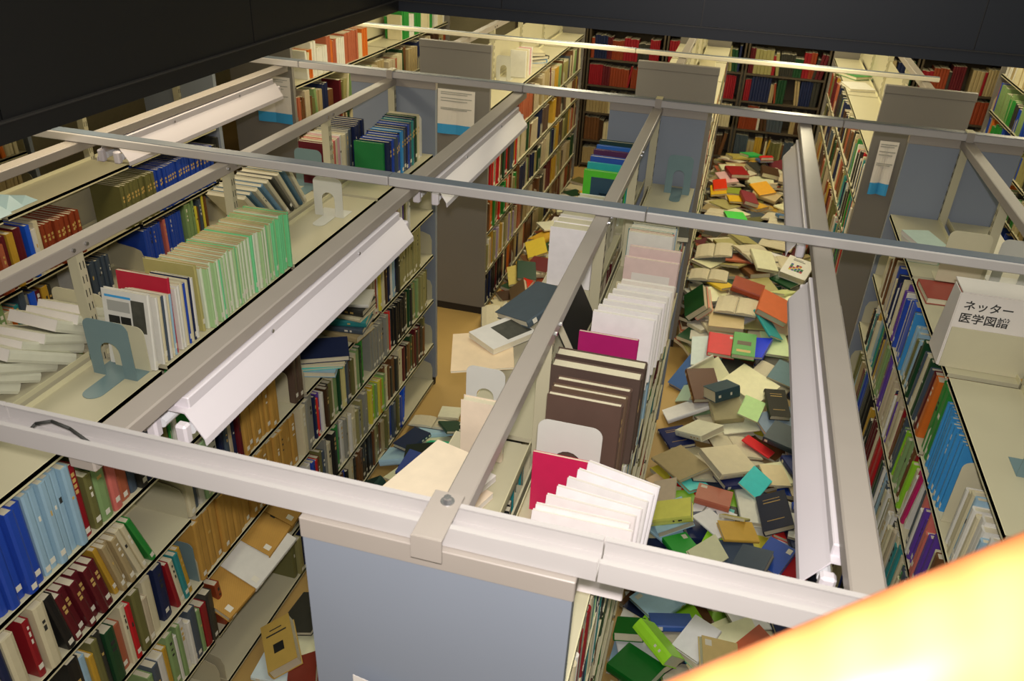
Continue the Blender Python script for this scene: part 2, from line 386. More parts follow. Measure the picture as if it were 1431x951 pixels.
# ------------------------------------------------------------------ rows of standing books
RK = random.Random(42)
MIX = ['cream', 'tan', 'beige', 'navy', 'dark green', 'brown', 'grey', 'cream', 'slate', 'maroon', 'olive', 'white', 'blue', 'sage', 'terracotta', 'black', 'khaki', 'tan', 'teal', 'red', 'cream', 'charcoal', 'mustard', 'green', 'pale blue']
ORD = ['top', 'second', 'third', 'fourth', 'fifth', 'lowest']
def place(name, cat, rackn, fx, s, z, y, t, h, d, color, group, lean=0, hexc=None, soft=None, parts=True, cov=None, noun=None, title=0, inset=0, same=None, protr=0):
    """one book standing on a shelf; fx is the front edge of the shelf and s the side it faces (+1: +x)"""
    lf = RK.uniform(-.01, .01) - inset
    cx = fx + s * (lf - .006 + protr) - s * d / 2
    # spine to +x (s>0) or to -x (s<0)
    rot = Euler((PI/2 + lean, 0, 0 if s > 0 else PI)).to_quaternion() if s > 0 else (Quaternion((0, 0, 1), PI) @ Euler((PI/2 - lean, 0, 0)).to_quaternion())
    zz = z + h/2 * math.cos(lean) + t/2 * abs(math.sin(lean)) + .001
    o = make_book(name, d, h, t, color, (cx, y, zz), None, soft=(t < .016 if soft is None else soft), parts=parts, hexc=hexc, cov=cov, quat=rot, title=title, label=(hexc is None or True))
    return o
ROWS = []
def row(rackn, fx, s, li, y0, segs, name='book', parts=True, group=None):
    """segs: lists of (y length, palette, thickness range, height range, depth range, options)"""
    z = LEV[li]; y = y0; out = []; off = 0
    for ln, cols, tr, hr, dr, op in segs:
        lean0 = op.get('lean', 0); y -= off * (1 if lean0 and off else 0) ; end = y + ln
        if cols is None: y = end; off = 0; continue
        k = 0; lean = op.get('lean', 0); nm = op.get('name', name)
        while True:
            t = RK.uniform(*tr); 
            eff = t / max(.35, math.cos(lean)) + .0006
            if y + eff > end: break
            c = cols[k % len(cols)] if op.get('seq') else RK.choice(cols)
            h = min(RK.uniform(*hr), .325); d = min(RK.uniform(*dr), .262)
            l2 = lean + (RK.uniform(-.02, .02) if lean and not op.get('stiff') else 0)
            o = place(nm, None, rackn, fx, s, z, y + eff/2 + abs(math.sin(lean))*h/2, t, h, d, c, group, lean=l2, parts=parts, soft=op.get('soft'), title=op.get('title', 0), cov=op.get('cov'), protr=op.get('protr', 0))
            out.append((o, c, t, nm, op)); y += eff; k += 1
        off = abs(math.sin(lean)) * sum(hr)/2 * .97; y = end + off
    n = len(out)
    for i, (o, c, t, nm, op) in enumerate(out):
        a = out[i-1][1] if i else None; b = out[i+1][1] if i < n-1 else None
        c2 = op.get('cname', c); size = 'thin' if t < .018 else 'thick' if t > .045 else ''
        where = f"{ORD[li]} shelf, {rackn}"
        if op.get('set'):
            tag(o, op['set'], 'book', op['set_group'], same=True); continue
        noun = 'book'
        if a and b: nb = f"between {a} and {b} ones" if a != b else f"between two {a} ones"
        else: nb = f"beside a {a or b or 'plain'} one"
        tag(o, f"{size} {c2} {noun} {nb}, {where}".strip(), 'book', f"books on the {ORD[li]} shelf of the {rackn}")
    return out

L1 = 'left rack'; L3 = 'right rack'; L0 = 'far-left rack'; L2n = 'middle rack'
H = (.21, .285); Dp = (.16, .22); T_ = (.018, .045)
FX1 = -1.6 + HW; FX0 = -3.115 + HW; FX3 = 1.6 - HW; FX2 = HW
WR = dict(name='wrapped_book', cov=WRAP, stiff=1)
def wrset(txt): return dict(name='wrapped_book', cov=WRAP, set=txt, set_group=txt, stiff=1, title=0)
def bset(txt, **k): return dict(name='bound_volume', set=txt, set_group=txt, title=k.pop('title', 0), **k)
# --- left rack, facing the left aisle
row(L1, FX1, 1, 1, .05, [   # second shelf (z 1.35)
  (.20, ['blue'], (.030, .034), (.30, .305), (.20, .21), bset('tall blue volumes at the near end of the left rack')),
  (.17, ['pale blue'], (.026, .03), (.30, .31), (.20, .21), bset('tall white-and-blue patterned volumes beside the tall blue ones')),
  (.045, ['crimson'], (.028, .034), (.27, .28), Dp, dict(title=4)), (.035, ['olive'], (.03, .033), (.21, .22), Dp, {}),
  (.055, ['sage'], (.048, .052), (.27, .28), Dp, {}), (.042, ['salmon'], (.036, .04), (.27, .28), Dp, {}), (.05, ['terracotta'], (.043, .047), (.275, .28), Dp, {}),
  (.14, ['slate', 'charcoal', 'navy'], (.03, .036), (.24, .27), Dp, dict(seq=1)), (.03, ['salmon'], (.02, .026), (.24, .25), Dp, {}),
  (.12, ['cream', 'olive', 'black', 'green', 'white'], (.012, .022), (.2, .24), Dp, dict(seq=1)), (.09, None, 0, 0, 0, {}),
  (.09, ['green', 'teal', 'magenta'], (.018, .024), (.22, .24), (.15, .18), dict(seq=1, lean=-.28)), (1.30, ['cream', 'tan', 'navy', 'beige', 'brown'], T_, H, Dp, {}),
  (.26, ['white', 'sky blue', 'white', 'bright blue', 'crimson', 'cream'], (.012, .026), (.22, .27), Dp, dict(seq=1)),
  (.45, ['pink', 'cream', 'salmon', 'white', 'dark green', 'purple', 'olive', 'cream', 'white', 'pale yellow'], (.016, .028), (.23, .28), Dp, dict(seq=1)),
])
row(L1, FX1, 1, 2, .02, [   # third shelf (z 1.04)
  (.11, ['navy', 'sage', 'olive', 'cream'], T_, H, Dp, {}), (.035, ['crimson'], (.02, .03), (.23, .24), Dp, {}), (.045, ['cream'], (.04, .044), (.25, .26), Dp, {}), (.035, ['black'], (.028, .032), (.25, .26), Dp, dict(lean=.12, stiff=1)),
  (.19, ['maroon'], (.028, .031), (.215, .225), (.16, .17), bset('matching maroon volumes leaning on the third shelf of the left rack', title=2, lean=.14, stiff=1)),
  (.09, ['mustard', 'khaki', 'tan'], (.018, .028), (.22, .24), Dp, dict(lean=.18, stiff=1)), (.05, ['pale blue', 'cream'], (.02, .024), (.24, .25), Dp, dict(lean=.24, stiff=1)), (.03, ['green'], (.018, .024), (.25, .255), (.19, .2), dict(lean=.30, stiff=1)),
  (.21, None, 0, 0, 0, {}), (.08, ['navy', 'slate', 'cream'], T_, H, Dp, {}),
  (.17, ['white', 'cream', 'pale green', 'white'], (.03, .042), (.26, .28), Dp, {}), (.15, ['navy', 'slate', 'beige', 'navy', 'maroon'], (.024, .03), (.25, .27), Dp, dict(seq=1)),
  (.30, ['mustard'], (.03, .045), (.24, .27), Dp, wrset('brown-paper-wrapped volumes on the third shelf of the left rack')), (.12, None, 0, 0, 0, {}),
  (.10, ['umber'], (.032, .045), (.30, .31), (.23, .24), dict(title=0)),
  (.80, None, 0, 0, 0, {}),
  (.18, ['cream', 'beige', 'crimson', 'white', 'yellow', 'teal'], (.018, .026), (.25, .28), Dp, dict(seq=1)), (.22, ['dark brown', 'navy', 'white', 'pale blue', 'blue', 'charcoal'], (.028, .036), (.27, .29), Dp, dict(seq=1)),
  (.36, ['khaki'], (.024, .028), (.275, .28), (.2, .21), bset('long khaki set of volumes at the far end of the left rack, third shelf')),
])
row(L1, FX1, 1, 3, .22, [   # fourth shelf (z .71)
  (.30, MIX, T_, H, Dp, {}), (.14, ['sage', 'cream', 'green', 'olive', 'beige'], T_, H, Dp, {}), (.05, ['navy'], (.04, .048), (.26, .27), Dp, {}), (.10, ['crimson', 'cream', 'teal', 'mustard'], (.02, .028), (.23, .26), Dp, dict(lean=.10, seq=1)),
  (.05, None, 0, 0, 0, {}),
  (.86, ['mustard'], (.032, .05), (.27, .29), Dp, wrset('brown-paper-wrapped volumes on the fourth shelf of the left rack')),
  (.05, ['cream'], (.04, .045), (.27, .28), Dp, {}), (.09, ['grey'], (.04, .044), (.27, .28), Dp, {}),
  (.11, ['navy', 'scarlet', 'purple', 'white'], (.018, .028), (.22, .25), Dp, dict(seq=1)), (.44, ['dark brown', 'charcoal', 'olive', 'cream', 'sage', 'dark green', 'brown', 'pale yellow', 'slate'], (.02, .036), (.22, .27), Dp, dict(seq=1)),
  (.03, ['green'], (.02, .024), (.27, .275), Dp, {}), (.10, None, 0, 0, 0, {}),
  (.26, ['grey'], (.024, .028), (.25, .26), (.18, .19), bset('grey volumes on the fourth shelf of the left rack')), (.05, ['scarlet', 'slate'], (.02, .024), (.25, .26), Dp, dict(seq=1)),
  (.20, ['black'], (.024, .028), (.25, .26), (.18, .19), bset('black set with white dot labels on the fourth shelf, left rack')),
  (.26, ['dark green', 'sage', 'khaki', 'charcoal'], (.022, .03), (.25, .27), Dp, {}), (.14, ['olive', 'brown', 'khaki'], (.02, .028), (.26, .27), Dp, {}),
])
row(L1, FX1, 1, 4, .50, [   # fifth shelf (z .365)
  (.34, ['white', 'cream', 'sage', 'mustard', 'slate', 'white'], T_, H, Dp, {}), (.10, ['crimson', 'grey', 'charcoal'], T_, H, Dp, {}), (.04, ['rust'], (.03, .035), (.25, .26), Dp, dict(lean=.1)),
  (.62, None, 0, 0, 0, {}),
  (.08, ['navy'], (.035, .04), (.25, .26), Dp, {}), (.10, ['bright blue', 'navy', 'white'], (.025, .035), (.24, .26), Dp, dict(seq=1)), (.16, ['blue', 'red', 'brown', 'olive', 'slate', 'navy'], (.022, .03), (.23, .26), Dp, dict(seq=1)),
  (.36, ['cream', 'black', 'green', 'grey', 'navy', 'white'], T_, H, Dp, {}), (.20, ['charcoal', 'grey', 'khaki'], T_, H, Dp, {}), (.20, ['yellow', 'mustard', 'lime', 'sage'], (.02, .026), (.23, .25), Dp, dict(seq=1)),
  (.30, ['dark green', 'cream', 'brown', 'charcoal'], T_, H, Dp, {}), (.42, ['brown', 'black', 'dark green', 'olive', 'charcoal', 'maroon', 'khaki'], T_, H, Dp, {}),
])
row(L1, FX1, 1, 5, .80, [   # lowest shelf
  (.75, None, 0, 0, 0, {}), (.10, ['crimson', 'olive', 'khaki'], T_, (.2, .24), Dp, {}), (.12, ['navy', 'slate'], T_, H, Dp, {}), (.16, ['khaki', 'grey'], T_, H, Dp, {}),
  (.40, ['black', 'charcoal', 'cream', 'blue', 'brown'], T_, H, Dp, {}), (.66, ['khaki', 'tan', 'charcoal', 'olive', 'black', 'slate', 'brown', 'blue'], T_, H, Dp, {}), (.035, ['bright blue'], (.03, .033), (.25, .26), Dp, dict(lean=-.14)),
])
# wrapped covers that slid half out, face up, from the fifth shelf
for (x, y, z, yaw, tx, ty, h_, d, t, c, lab) in [(-1.33, 1.06, .53, -.10, .10, .40, .29, .20, .035, WRAP, 'brown-wrapped book slid half out, face up, nearest to the yellow book'), (-1.30, 1.22, .56, -.06, .12, .40, .30, .20, .03, None, 'white-wrapped book slid half out between brown-wrapped ones'),
    (-1.33, 1.36, .60, .0, .12, .38, .29, .20, .035, WRAP, 'brown-wrapped book slid half out just past the white-wrapped one'), (-1.32, 1.54, .62, .02, .14, .38, .29, .20, .05, WRAP, 'brown-wrapped book slid half out, farthest from the yellow book')]:
    q = Quaternion((0, 0, 1), yaw) @ Quaternion((0, 1, 0), ty) @ Quaternion((1, 0, 0), tx)
    o = make_book('wrapped_book', d, h_, t, 'white', (x, y, z), None, cov=c, hexc=None, quat=q)
    MB().box(-.012, .012, .03, .07, t/2, t/2 + .0006, INK).build('cover_title', o)
    MB().box(d/2 - .05, d/2 - .02, -h_/2 + .02, -h_/2 + .045, t/2, t/2 + .0007, LABELW).build('cover_label', o)
    tag(o, lab, 'book', 'books slid out of the left rack')
# books stacked askew on the fourth/third shelf middle gap
z = 1.045; STK = [('pale blue', .03, .3, 'grey-backed'), ('turquoise', .012, .5, ''), ('cream', .018, .42, ''), ('navy', .03, .5, '')]
zz = 1.041
for i, (c, t, yaw, _) in enumerate(STK):
    o = make_book('book', .20, .27, t, c, (-1.42 + .012*i, 2.03 + .015*i, zz + t/2 + .001), None, quat=Quaternion((0, 0, 1), yaw) @ Quaternion((0, 0, 1), PI/2)); zz += t + .001
    tag(o, f"{c} book in the low slanting pile beside the big dark volumes, left rack", 'book', 'toppled piles on the third shelf of the left rack')
zz = 1.041
for i, (c, t, yaw) in enumerate([('tan', .035, -.1), ('slate', .03, .1), ('teal', .036, .22), ('cream', .022, -.05), ('charcoal', .036, .02), ('white', .02, .25)]):
    o = make_book('book', .19, .25, t, c, (-1.42, 2.42 + .012*i, zz + t/2 + .001), None, quat=Quaternion((0, 0, 1), yaw + PI/2 + PI)); zz += t + .001
    tag(o, f"{c} book in the tall toppled pile beneath the tube lamp's edge, left rack", 'book', 'toppled piles on the third shelf of the left rack')

# --- far-left rack
row(L0, FX0, 1, 1, 1.50, [(.28, ['maroon', 'rust', 'salmon', 'terracotta'], T_, H, Dp, {}), (.05, ['mustard'], (.034, .04), H, Dp, {}), (.07, ['maroon', 'grey'], T_, H, Dp, dict(seq=1)), (.03, ['bright blue'], (.024, .028), H, Dp, {}), (.07, ['cream', 'white'], (.02, .03), H, Dp, {}),
  (.27, ['rust'], (.024, .027), (.235, .24), (.19, .2), bset('red set of volumes on the second shelf of the far-left rack', title=2)), (.32, None, 0, 0, 0, {}),
  (.30, ['olive'], (.025, .028), (.25, .255), (.2, .21), bset('dark green set of volumes on the far-left rack', title=2)),
  (.60, ['blue'], (.025, .028), (.25, .255), (.2, .21), bset('long blue set of volumes on second shelf of the far-left rack', title=2)), (.12, ['rust', 'cream', 'charcoal'], T_, H, Dp, {})])
row(L0, FX0, 1, 2, 1.50, [(.48, ['maroon', 'mustard', 'charcoal', 'sage', 'cream', 'orange', 'teal', 'slate', 'grey', 'bright blue'], (.028, .042), H, Dp, dict(seq=1)), (.20, None, 0, 0, 0, {}), (.06, ['white', 'orange'], (.02, .026), H, Dp, {}), (.16, ['slate'], (.024, .028), (.23, .24), (.18, .19), bset('short slate-blue set on the third shelf of the far-left rack')), (.30, None, 0, 0, 0, {}),
  (.20, ['blue'], (.024, .027), (.25, .255), (.2, .21), bset('blue set with pale foot labels on the far-left rack, third shelf', title=0)), (.03, ['salmon'], (.02, .026), (.25, .255), (.2, .21), {}), (.18, ['blue'], (.024, .027), (.25, .255), (.2, .21), bset('blue set with pale foot labels on the far-left rack, third shelf', title=0)), (.10, ['khaki', 'sage', 'olive'], (.02, .03), H, Dp, {}), (.14, ['yellow', 'brown', 'slate', 'navy'], (.018, .026), H, Dp, dict(seq=1))])
row(L0, FX0, 1, 3, 1.45, [(.28, ['maroon', 'mustard', 'navy', 'olive'], T_, H, Dp, {}), (.12, None, 0, 0, 0, {}), (.36, ['charcoal', 'sage', 'cream', 'teal', 'olive', 'bright blue'], (.02, .034), H, Dp, dict(seq=1))])

# --- right rack, facing the littered aisle (faces -x)
row(L3, FX3, -1, 1, .80, [(.52, ['white', 'cream', 'pale blue', 'beige'], (.02, .04), (.22, .27), Dp, {}), (.13, None, 0, 0, 0, {}),
  (.30, ['sky blue'], (.018, .021), (.285, .29), (.2, .205), bset('long bright blue set leaning on the right rack below the sign')),
  (.13, ['green'], (.055, .062), (.30, .305), (.23, .235), bset('thick bright green volumes beside the blue set, right rack', title=0)), (.10, ['orange', 'maroon'], (.04, .05), (.27, .29), Dp, dict(seq=1, lean=.12)),
  (.25, ['dark green', 'slate', 'cream', 'teal'], (.02, .035), H, Dp, dict(lean=.10)), (.20, ['olive', 'white', 'charcoal', 'pale blue'], (.02, .035), H, Dp, dict(lean=.08)), (.06, ['sky blue', 'slate'], (.02, .03), (.28, .29), Dp, {}), (.09, ['bright blue'], (.07, .08), (.29, .30), (.22, .23), {}),
  (.22, ['white', 'blue', 'cream', 'pale blue', 'purple'], (.014, .026), (.25, .29), Dp, {}), (.2, ['purple', 'navy', 'white', 'sky blue', 'cream'], (.016, .026), H, Dp, {}), (.35, MIX, T_, H, Dp, {})])
row(L3, FX3, -1, 2, .95, [(.42, ['cream', 'white', 'beige', 'brown', 'sky blue', 'crimson'], (.018, .04), H, Dp, {}), (.30, ['white', 'purple', 'cream', 'slate', 'salmon'], (.018, .03), H, Dp, {}), (.12, ['sky blue', 'white', 'magenta'], (.02, .03), H, Dp, dict(lean=.15)),
  (.40, ['sage', 'lime', 'slate', 'brown', 'cream', 'crimson'], (.016, .03), H, Dp, dict(lean=.06)), (.5, ['cream', 'crimson', 'purple', 'white', 'beige', 'navy'], (.016, .03), H, Dp, {}), (.6, MIX, T_, H, Dp, {})])
row(L3, FX3, -1, 3, 1.1, [(.5, ['cream', 'slate', 'white', 'brown', 'scarlet'], T_, H, Dp, {}), (.6, ['white', 'pale blue', 'teal', 'cream', 'beige'], T_, H, Dp, {})])

# --- middle rack, facing the littered aisle: its spines show at a slant
row(L2n, FX2, 1, 1, .05, [(.5, ['cream', 'white', 'beige', 'crimson', 'navy', 'grey', 'cream'], (.014, .03), (.25, .29), (.2, .23), {}), (.55, ['green', 'white', 'navy', 'pale green', 'teal'], (.014, .03), (.24, .28), (.2, .23), {}), (.8, ['cream', 'brown', 'white', 'slate', 'pale blue'], T_, H, (.2, .23), {}), (1.3, ['white', 'salmon', 'pale blue', 'navy', 'teal', 'cream'], T_, H, (.2, .23), {})])
row(L2n, FX2, 1, 2, .05, [(1.0, ['cream', 'white', 'navy', 'charcoal', 'pale blue', 'teal'], (.014, .035), (.25, .29), (.2, .23), {})])

# ------------------------------------------------------------------ bookends and what stands on the top shelves
def bookend(x0, x1, y, z, hgt, m, label, dirn=-1, arch=True, foot=.14, fm=None, tongue=True):
    """upright plate across x at y, its arch cut out and bent down as a tongue towards dirn"""
    w = x1 - x0; o = empty('bookend', ((x0 + x1)/2, y, z)); tag(o, label, 'bookend', 'steel bookends')
    r = min(.03, w*.2); hw = w/2
    def arc(cx, cz, rr, a0, a1, n=6): return [(cx + rr*math.cos(a0 + (a1 - a0)*k/n), cz + rr*math.sin(a0 + (a1 - a0)*k/n)) for k in range(n + 1)]
    out = [(-hw, 0)] + arc(-hw + r, hgt - r, r, PI, PI/2) + arc(hw - r, hgt - r, r, PI/2, 0) + [(hw, 0)]
    if arch:
        aw = w*.22; ah = hgt*.62
        out += [(aw, 0)] + arc(0, ah - aw, aw, 0, PI, 8) + [(-aw, 0)]
    MB().prism(out, -.001, .001, m, 'y').build('plate', o)
    if arch and tongue:
        aw = w*.21; L = foot
        tg = [(-aw, 0), (aw, 0)] + [(x_, dirn*y_) for x_, y_ in arc(0, L - aw, aw, 0, PI, 8)]
        MB().prism(tg, .0005, .0022, m, 'z').build('tongue', o)
    MB().box(-hw, hw, min(0, -dirn*.10), max(0, -dirn*.10), .0005, .0018, m).build('foot', o)
    return o
bookend(-1.535, -1.365, .80, 1.71, .215, BEGREY, 'blue-grey arched bookend with rounded tongue, alone at near end of left rack')
bookend(-1.50, -1.36, .865, 1.711, .17, BECREAM, 'cream bookend right behind the blue-grey one, against the picture journal', arch=False)
bookend(-1.575, -1.44, 1.86, 1.71, .215, BECREAM, 'plain cream bookend behind the row of green-spined issues', arch=False)
bookend(-1.53, -1.375, 2.39, 1.71, .20, BEWHITE, 'white arched bookend standing alone mid-shelf on the left rack')
bookend(-1.535, -1.385, 3.50, 1.71, .25, BEWHITE, 'white arched bookend beyond the blue volumes by the rail end, left rack', dirn=1)
bookend(-1.86, -1.64, 1.02, 1.71, .17, BECREAM, 'cream plate bookend behind the fallen white journals, left rack', arch=False)
bookend(-.262, -.135, .965, 1.71, .20, BEWHITE, 'white arched bookend among papers on the aisle side of the middle rack')
bookend(.035, .215, .69, 1.71, .25, BEWHITE, 'large white arched bookend against the thick brown volumes', dirn=-1)
bookend(.105, .245, 3.42, 1.71, .22, BEGREY, 'blue-grey arched bookend before the far panel of the middle rack')
bookend(1.43, 1.60, 1.22, 1.71, .20, BEGREY, 'blue-grey bookend at the picture edge on the right rack')
bookend(1.345, 1.56, 1.40, 1.351, .26, BECREAM, 'big cream plate bookend holding the near end of the bright blue set', arch=False)
bookend(1.66, 1.82, 2.75, 1.71, .22, BEWHITE, 'white arched bookend standing behind the post of the right rack')
bookend(1.40, 1.575, 2.60, 1.75, .24, BECREAM, 'plain cream plate bookend over the rust-red book, right rack', arch=False)
bookend(-1.82, -1.66, 2.74, 1.71, .21, BEGREY, 'blue-grey arched bookend behind the post, left rack far part')
bookend(-1.565, -1.42, 2.62, 1.04, .2, BECREAM, 'cream plate bookend behind the toppled pile on the left rack', arch=False)
bookend(-1.50, -1.36, 1.70, 1.041, .17, BECREAM, 'cream rounded bookend after the wrapped volumes on the left rack', arch=False)
bookend(-1.48, -1.345, .875, .711, .2, BEGREY, 'grey curved bookend before the wrapped volumes, fourth shelf of left rack', arch=False)

def facing(name, x0, x1, y, z, hgt, t, color, label, hexc=None, group=None, lean=0, front=None, soft=None, cat='book', paper=None, n=1, yaw=0):
    """a book standing across the shelf with its front cover towards the camera (-y); spine to +x"""
    w = x1 - x0; qn = Quaternion((0, 0, 1), yaw) @ Quaternion((1, 0, 0), PI/2 - lean)
    o = make_book(name, w, hgt, t, color, ((x0 + x1)/2, y + t/2, z + hgt/2*math.cos(lean) + t/2*abs(math.sin(lean)) + .001), None, quat=qn, hexc=hexc, soft=(t < .014 if soft is None else soft), label=True, paper=paper)
    if front: front(o, w, hgt, t)
    tag(o, label, cat, group); return o
def on_front(parts_):
    """flat printed areas on the cover that faces the camera: (x0,x1,y0,y1 as fractions, material)"""
    def f(o, w, h, t):
        for nm, x0, x1, y0, y1, m in parts_: MB().box(-w/2 + x0*w, -w/2 + x1*w, -h/2 + y0*h, -h/2 + y1*h, t/2 - .0002, t/2 + .0005, m).build(nm, o)
    return f
PHOTO = mat('dark_grey_photo', '48483e', .6, noise=.5, scale=40)
BLK = mat('near_black_print', '22221e', .6, noise=.3, scale=50)
# left rack, top shelf, from near to far
facing('journal_issue', -1.525, -1.345, .885, 1.711, .275, .016, 'white', 'white journal with grey x-ray pictures on its cover, left rack top', lean=.10, front=on_front([('cover_title', .06, .62, .90, .93, BLUEINK), ('cover_picture', .10, .34, .48, .66, BLK), ('cover_picture', .36, .58, .48, .66, BLK), ('cover_picture', .62, .90, .48, .90, PHOTO), ('cover_title', .40, .70, .40, .42, BLUEINK), ('text_block', .10, .58, .72, .86, GREYINK), ('cover_picture', .66, .80, .14, .22, BLK)]))
y = .925
for i, (c, t) in enumerate([('white', .010), ('cream', .012), ('slate', .010), ('white', .012), ('cream', .008), ('pale blue', .010)]):
    facing('journal_issue', -1.515 + .003*i, -1.345, y, 1.711, .25 - .004*i, t, c, f"thin {c} issue leaning between the picture journal and red book, {['first','second','third','fourth','fifth','sixth'][i]}", lean=.08, soft=True); y += t + .0035
facing('book', -1.555, -1.35, 1.005, 1.711, .285, .012, 'crimson', 'thin crimson book standing tall behind the picture journal, left rack top', hexc='b42038', lean=.06)
y = 1.03
for i, (c, t) in enumerate([('white', .012), ('white', .012), ('cream', .014), ('blue', .010), ('cream', .014), ('navy', .010), ('white', .014)]):
    facing('journal_issue', -1.50, -1.345, y, 1.711, .235 + .004*(i % 3), t, c, f"thin {c} issue between the crimson book and the olive file, {['first','second','third','fourth','fifth','sixth','seventh'][i]}", soft=True, lean=.05); y += t + .003
facing('book', -1.565, -1.352, 1.165, 1.711, .265, .014, 'khaki', 'khaki file standing in front of the long green-spined row, left rack top', hexc='b0a868')
G1 = cover_mat('', 'a8c890'); G2 = cover_mat('', 'd4dcc0'); G3 = cover_mat('', '78d090'); BUFF = mat('buff_page_edges', 'c0a070', .8, noise=.12, scale=30, wave=('Z', 300, .2))
y = 1.19; i = 0
while y < 1.80:
    t = RK.uniform(.010, .0145); gm = G3 if i % 9 == 7 or y > 1.66 and i % 3 else (G1 if i % 2 else G2)
    o = place('journal_issue', None, L1, FX1, 1, 1.7105, y + t/2, t, .245 + RK.uniform(-.004, .004), .205 + RK.uniform(-.004, .004), 'pale green', None, soft=True, cov=gm)
    for ch in o.children:
        if ch.name.startswith('page_block'): ch.data.materials[0] = BUFF
    tag(o, 'buff-edged journal issues with pale green spines on the left rack top', 'journal', 'buff-edged journal issues with pale green spines', same=True); y += t + .0008; i += 1
# leaning journals on the far half of the top shelf
for i in range(9):
    t = .022; ln = -.75 + .02*i
    o = make_book('bound_journal', .20, .27, t, 'cream', (-1.74, 2.06 + .047*i, 1.711 + .135*math.cos(ln) + .011*abs(math.sin(ln)) + .006), None, quat=Euler((PI/2 - ln, 0, 0)).to_quaternion(), soft=False, hexc=['c8c0a0', '486878', 'd0c8a8', '5c8098', 'c4bc9c', '3c3c34'][i % 6])
    tag(o, 'cream-paged journals leaning like dominoes on the left rack top', 'journal', 'journals leaning over on the left rack', same=True)
# blue volumes near the far end, then pink and navy behind them
facing('bound_volume', -1.575, -1.40, 2.96, 1.711, .215, .02, 'green', 'bright green volume standing first before the blue ones, left rack far part', hexc='1c7038')
BV = ['navy', 'blue', 'slate', 'blue', 'navy', 'sky blue', 'slate', 'navy', 'blue', 'slate', 'teal', 'navy', 'dark green', 'cream']
y = 2.985
for i, c in enumerate(BV):
    t = .030; o = place('bound_volume', None, L1, FX1, 1, 1.7105, y + t/2, t, .22 + .004*i, .19, c, None, title=2, inset=.03)
    tag(o, f"{c} volume in the rising row beyond the bright green one, {['first','second','third','fourth','fifth','sixth','seventh','eighth','ninth','tenth','eleventh','twelfth','thirteenth','fourteenth'][i]} along", 'book', 'blue volumes near the far end of the left rack'); y += t + .0015
y = 2.79
for i, c in enumerate(['maroon', 'cream', 'salmon', 'cream', 'pink', 'white', 'cream', 'grey', 'grey', 'slate', 'black', 'navy', 'navy', 'navy', 'navy', 'navy']):
    t = .026 + .004*(i > 12); o = place('book', None, L1, -1.62, 1, 1.7105, y + t/2, t, .23 + .002*i, .19, c, None, inset=.01)
    tag(o, f"{c} book behind the posts on the far half of the left rack top", 'book', 'books behind the posts on the left rack top'); y += t + .0015
# fallen white journals at the near end, back half of the left rack
zz = 1.712
for i in range(9):
    t = .034 + .006*(i % 3 == 0); an = 1.02 + .03*(i % 3)
    qn = Quaternion((0, 0, 1), -.06 + .05*(i % 3)) @ Quaternion((1, 0, 0), PI/2 + an)
    o = make_book('bound_journal', .21 + .01*(i % 2), .27, t, 'cream', (-1.775 + .008*(i % 4) + .004*i, .56 + .068*i - .05, 1.712 + .135*math.cos(an) + t/2*math.sin(an)), None, quat=qn, soft=True, hexc='cfcfb8', paper=PAPERW, label=False)
    tag(o, 'floppy white journals fallen like shingles on the left rack', 'journal', 'floppy white journals fallen at the left rack', same=True)

# middle rack, aisle half (x from .02 to .265)
facing('journal_issue', .095, .345, .37, 1.711, .185, .012, 'white', 'frontmost white loose-leaf set leaning outward, nearest end of the middle rack', lean=.30, soft=True, paper=PAPERW, hexc='e4dcd8')
for i in range(6):
    facing('journal_issue', .10 + .018*i, .335 + .010*i, .392 + .026*i, 1.711, .19 + .008*i, .012, 'white', f"white paper set behind the frontmost one on the middle rack, {['first','second','third','fourth','fifth','sixth'][i]} back", lean=.22, soft=True, paper=PAPERW, hexc=['e4dcd8', 'e0d8d4', 'e8e2e0', 'dcd8d4', 'e8e4e4', 'e4e0e0'][i], yaw=-.05*i, front=on_front([('text_block', .70, .74, .1, .9, BLUEINK)]) if i in (2, 4) else None)
facing('book', .045, .225, .60, 1.711, .20, .008, 'crimson', 'bright pink-red folder standing before the large white bookend', hexc='c42050', soft=True)
yb = .735
for i, (w0, w1, hh, t, hx) in enumerate([(.045, .255, .30, .022, '5a463c'), (.05, .262, .305, .020, '64503f'), (.055, .268, .31, .024, '5a463c'), (.02, .285, .30, .045, '54443c'), (.02, .29, .305, .045, '4e3f36')]):
    facing('bound_volume', w0, w1, yb, 1.711, hh, t, 'umber', f"large dark brown volume, {['front','second','third','fourth','rearmost'][i]} of the brown ones on the middle rack", hexc=hx, group='dark brown volumes on the middle rack'); yb += t + .012 + (.05 if i == 2 else 0)
facing('journal_issue', .02, .225, 1.13, 1.711, .165, .016, 'white', 'white issue with a navy band and barcode, behind the brown volumes', lean=.05, hexc='e0dce4', front=on_front([('navy_band', .04, .96, .15, .45, cover_mat('navy')), ('barcode', .72, .9, .52, .7, GREYINK)]))
facing('journal_issue', .03, .235, 1.17, 1.711, .185, .010, 'white', 'blank white issue right behind the navy-banded one', soft=True, hexc='e4e0e0')
facing('book', .035, .235, 1.26, 1.711, .22, .010, 'magenta', 'magenta book rising behind the white issues on the middle rack', hexc='a81c64', soft=True)
for i in range(7):
    facing('journal_issue', .065 + .008*i, .275 + .006*i, 1.32 + .055*i, 1.711, .265 - .004*i, .018, 'white', f"large white folder behind the magenta book, {['first','second','third','fourth','fifth','sixth','seventh'][i]} back", soft=True, paper=PAPERW, hexc=['e6e2de', 'e2ded8', 'dcd8d0', 'e6e0dc', 'd8d4c8', 'e0dcd4', 'dcd4c4'][i], lean=.06)
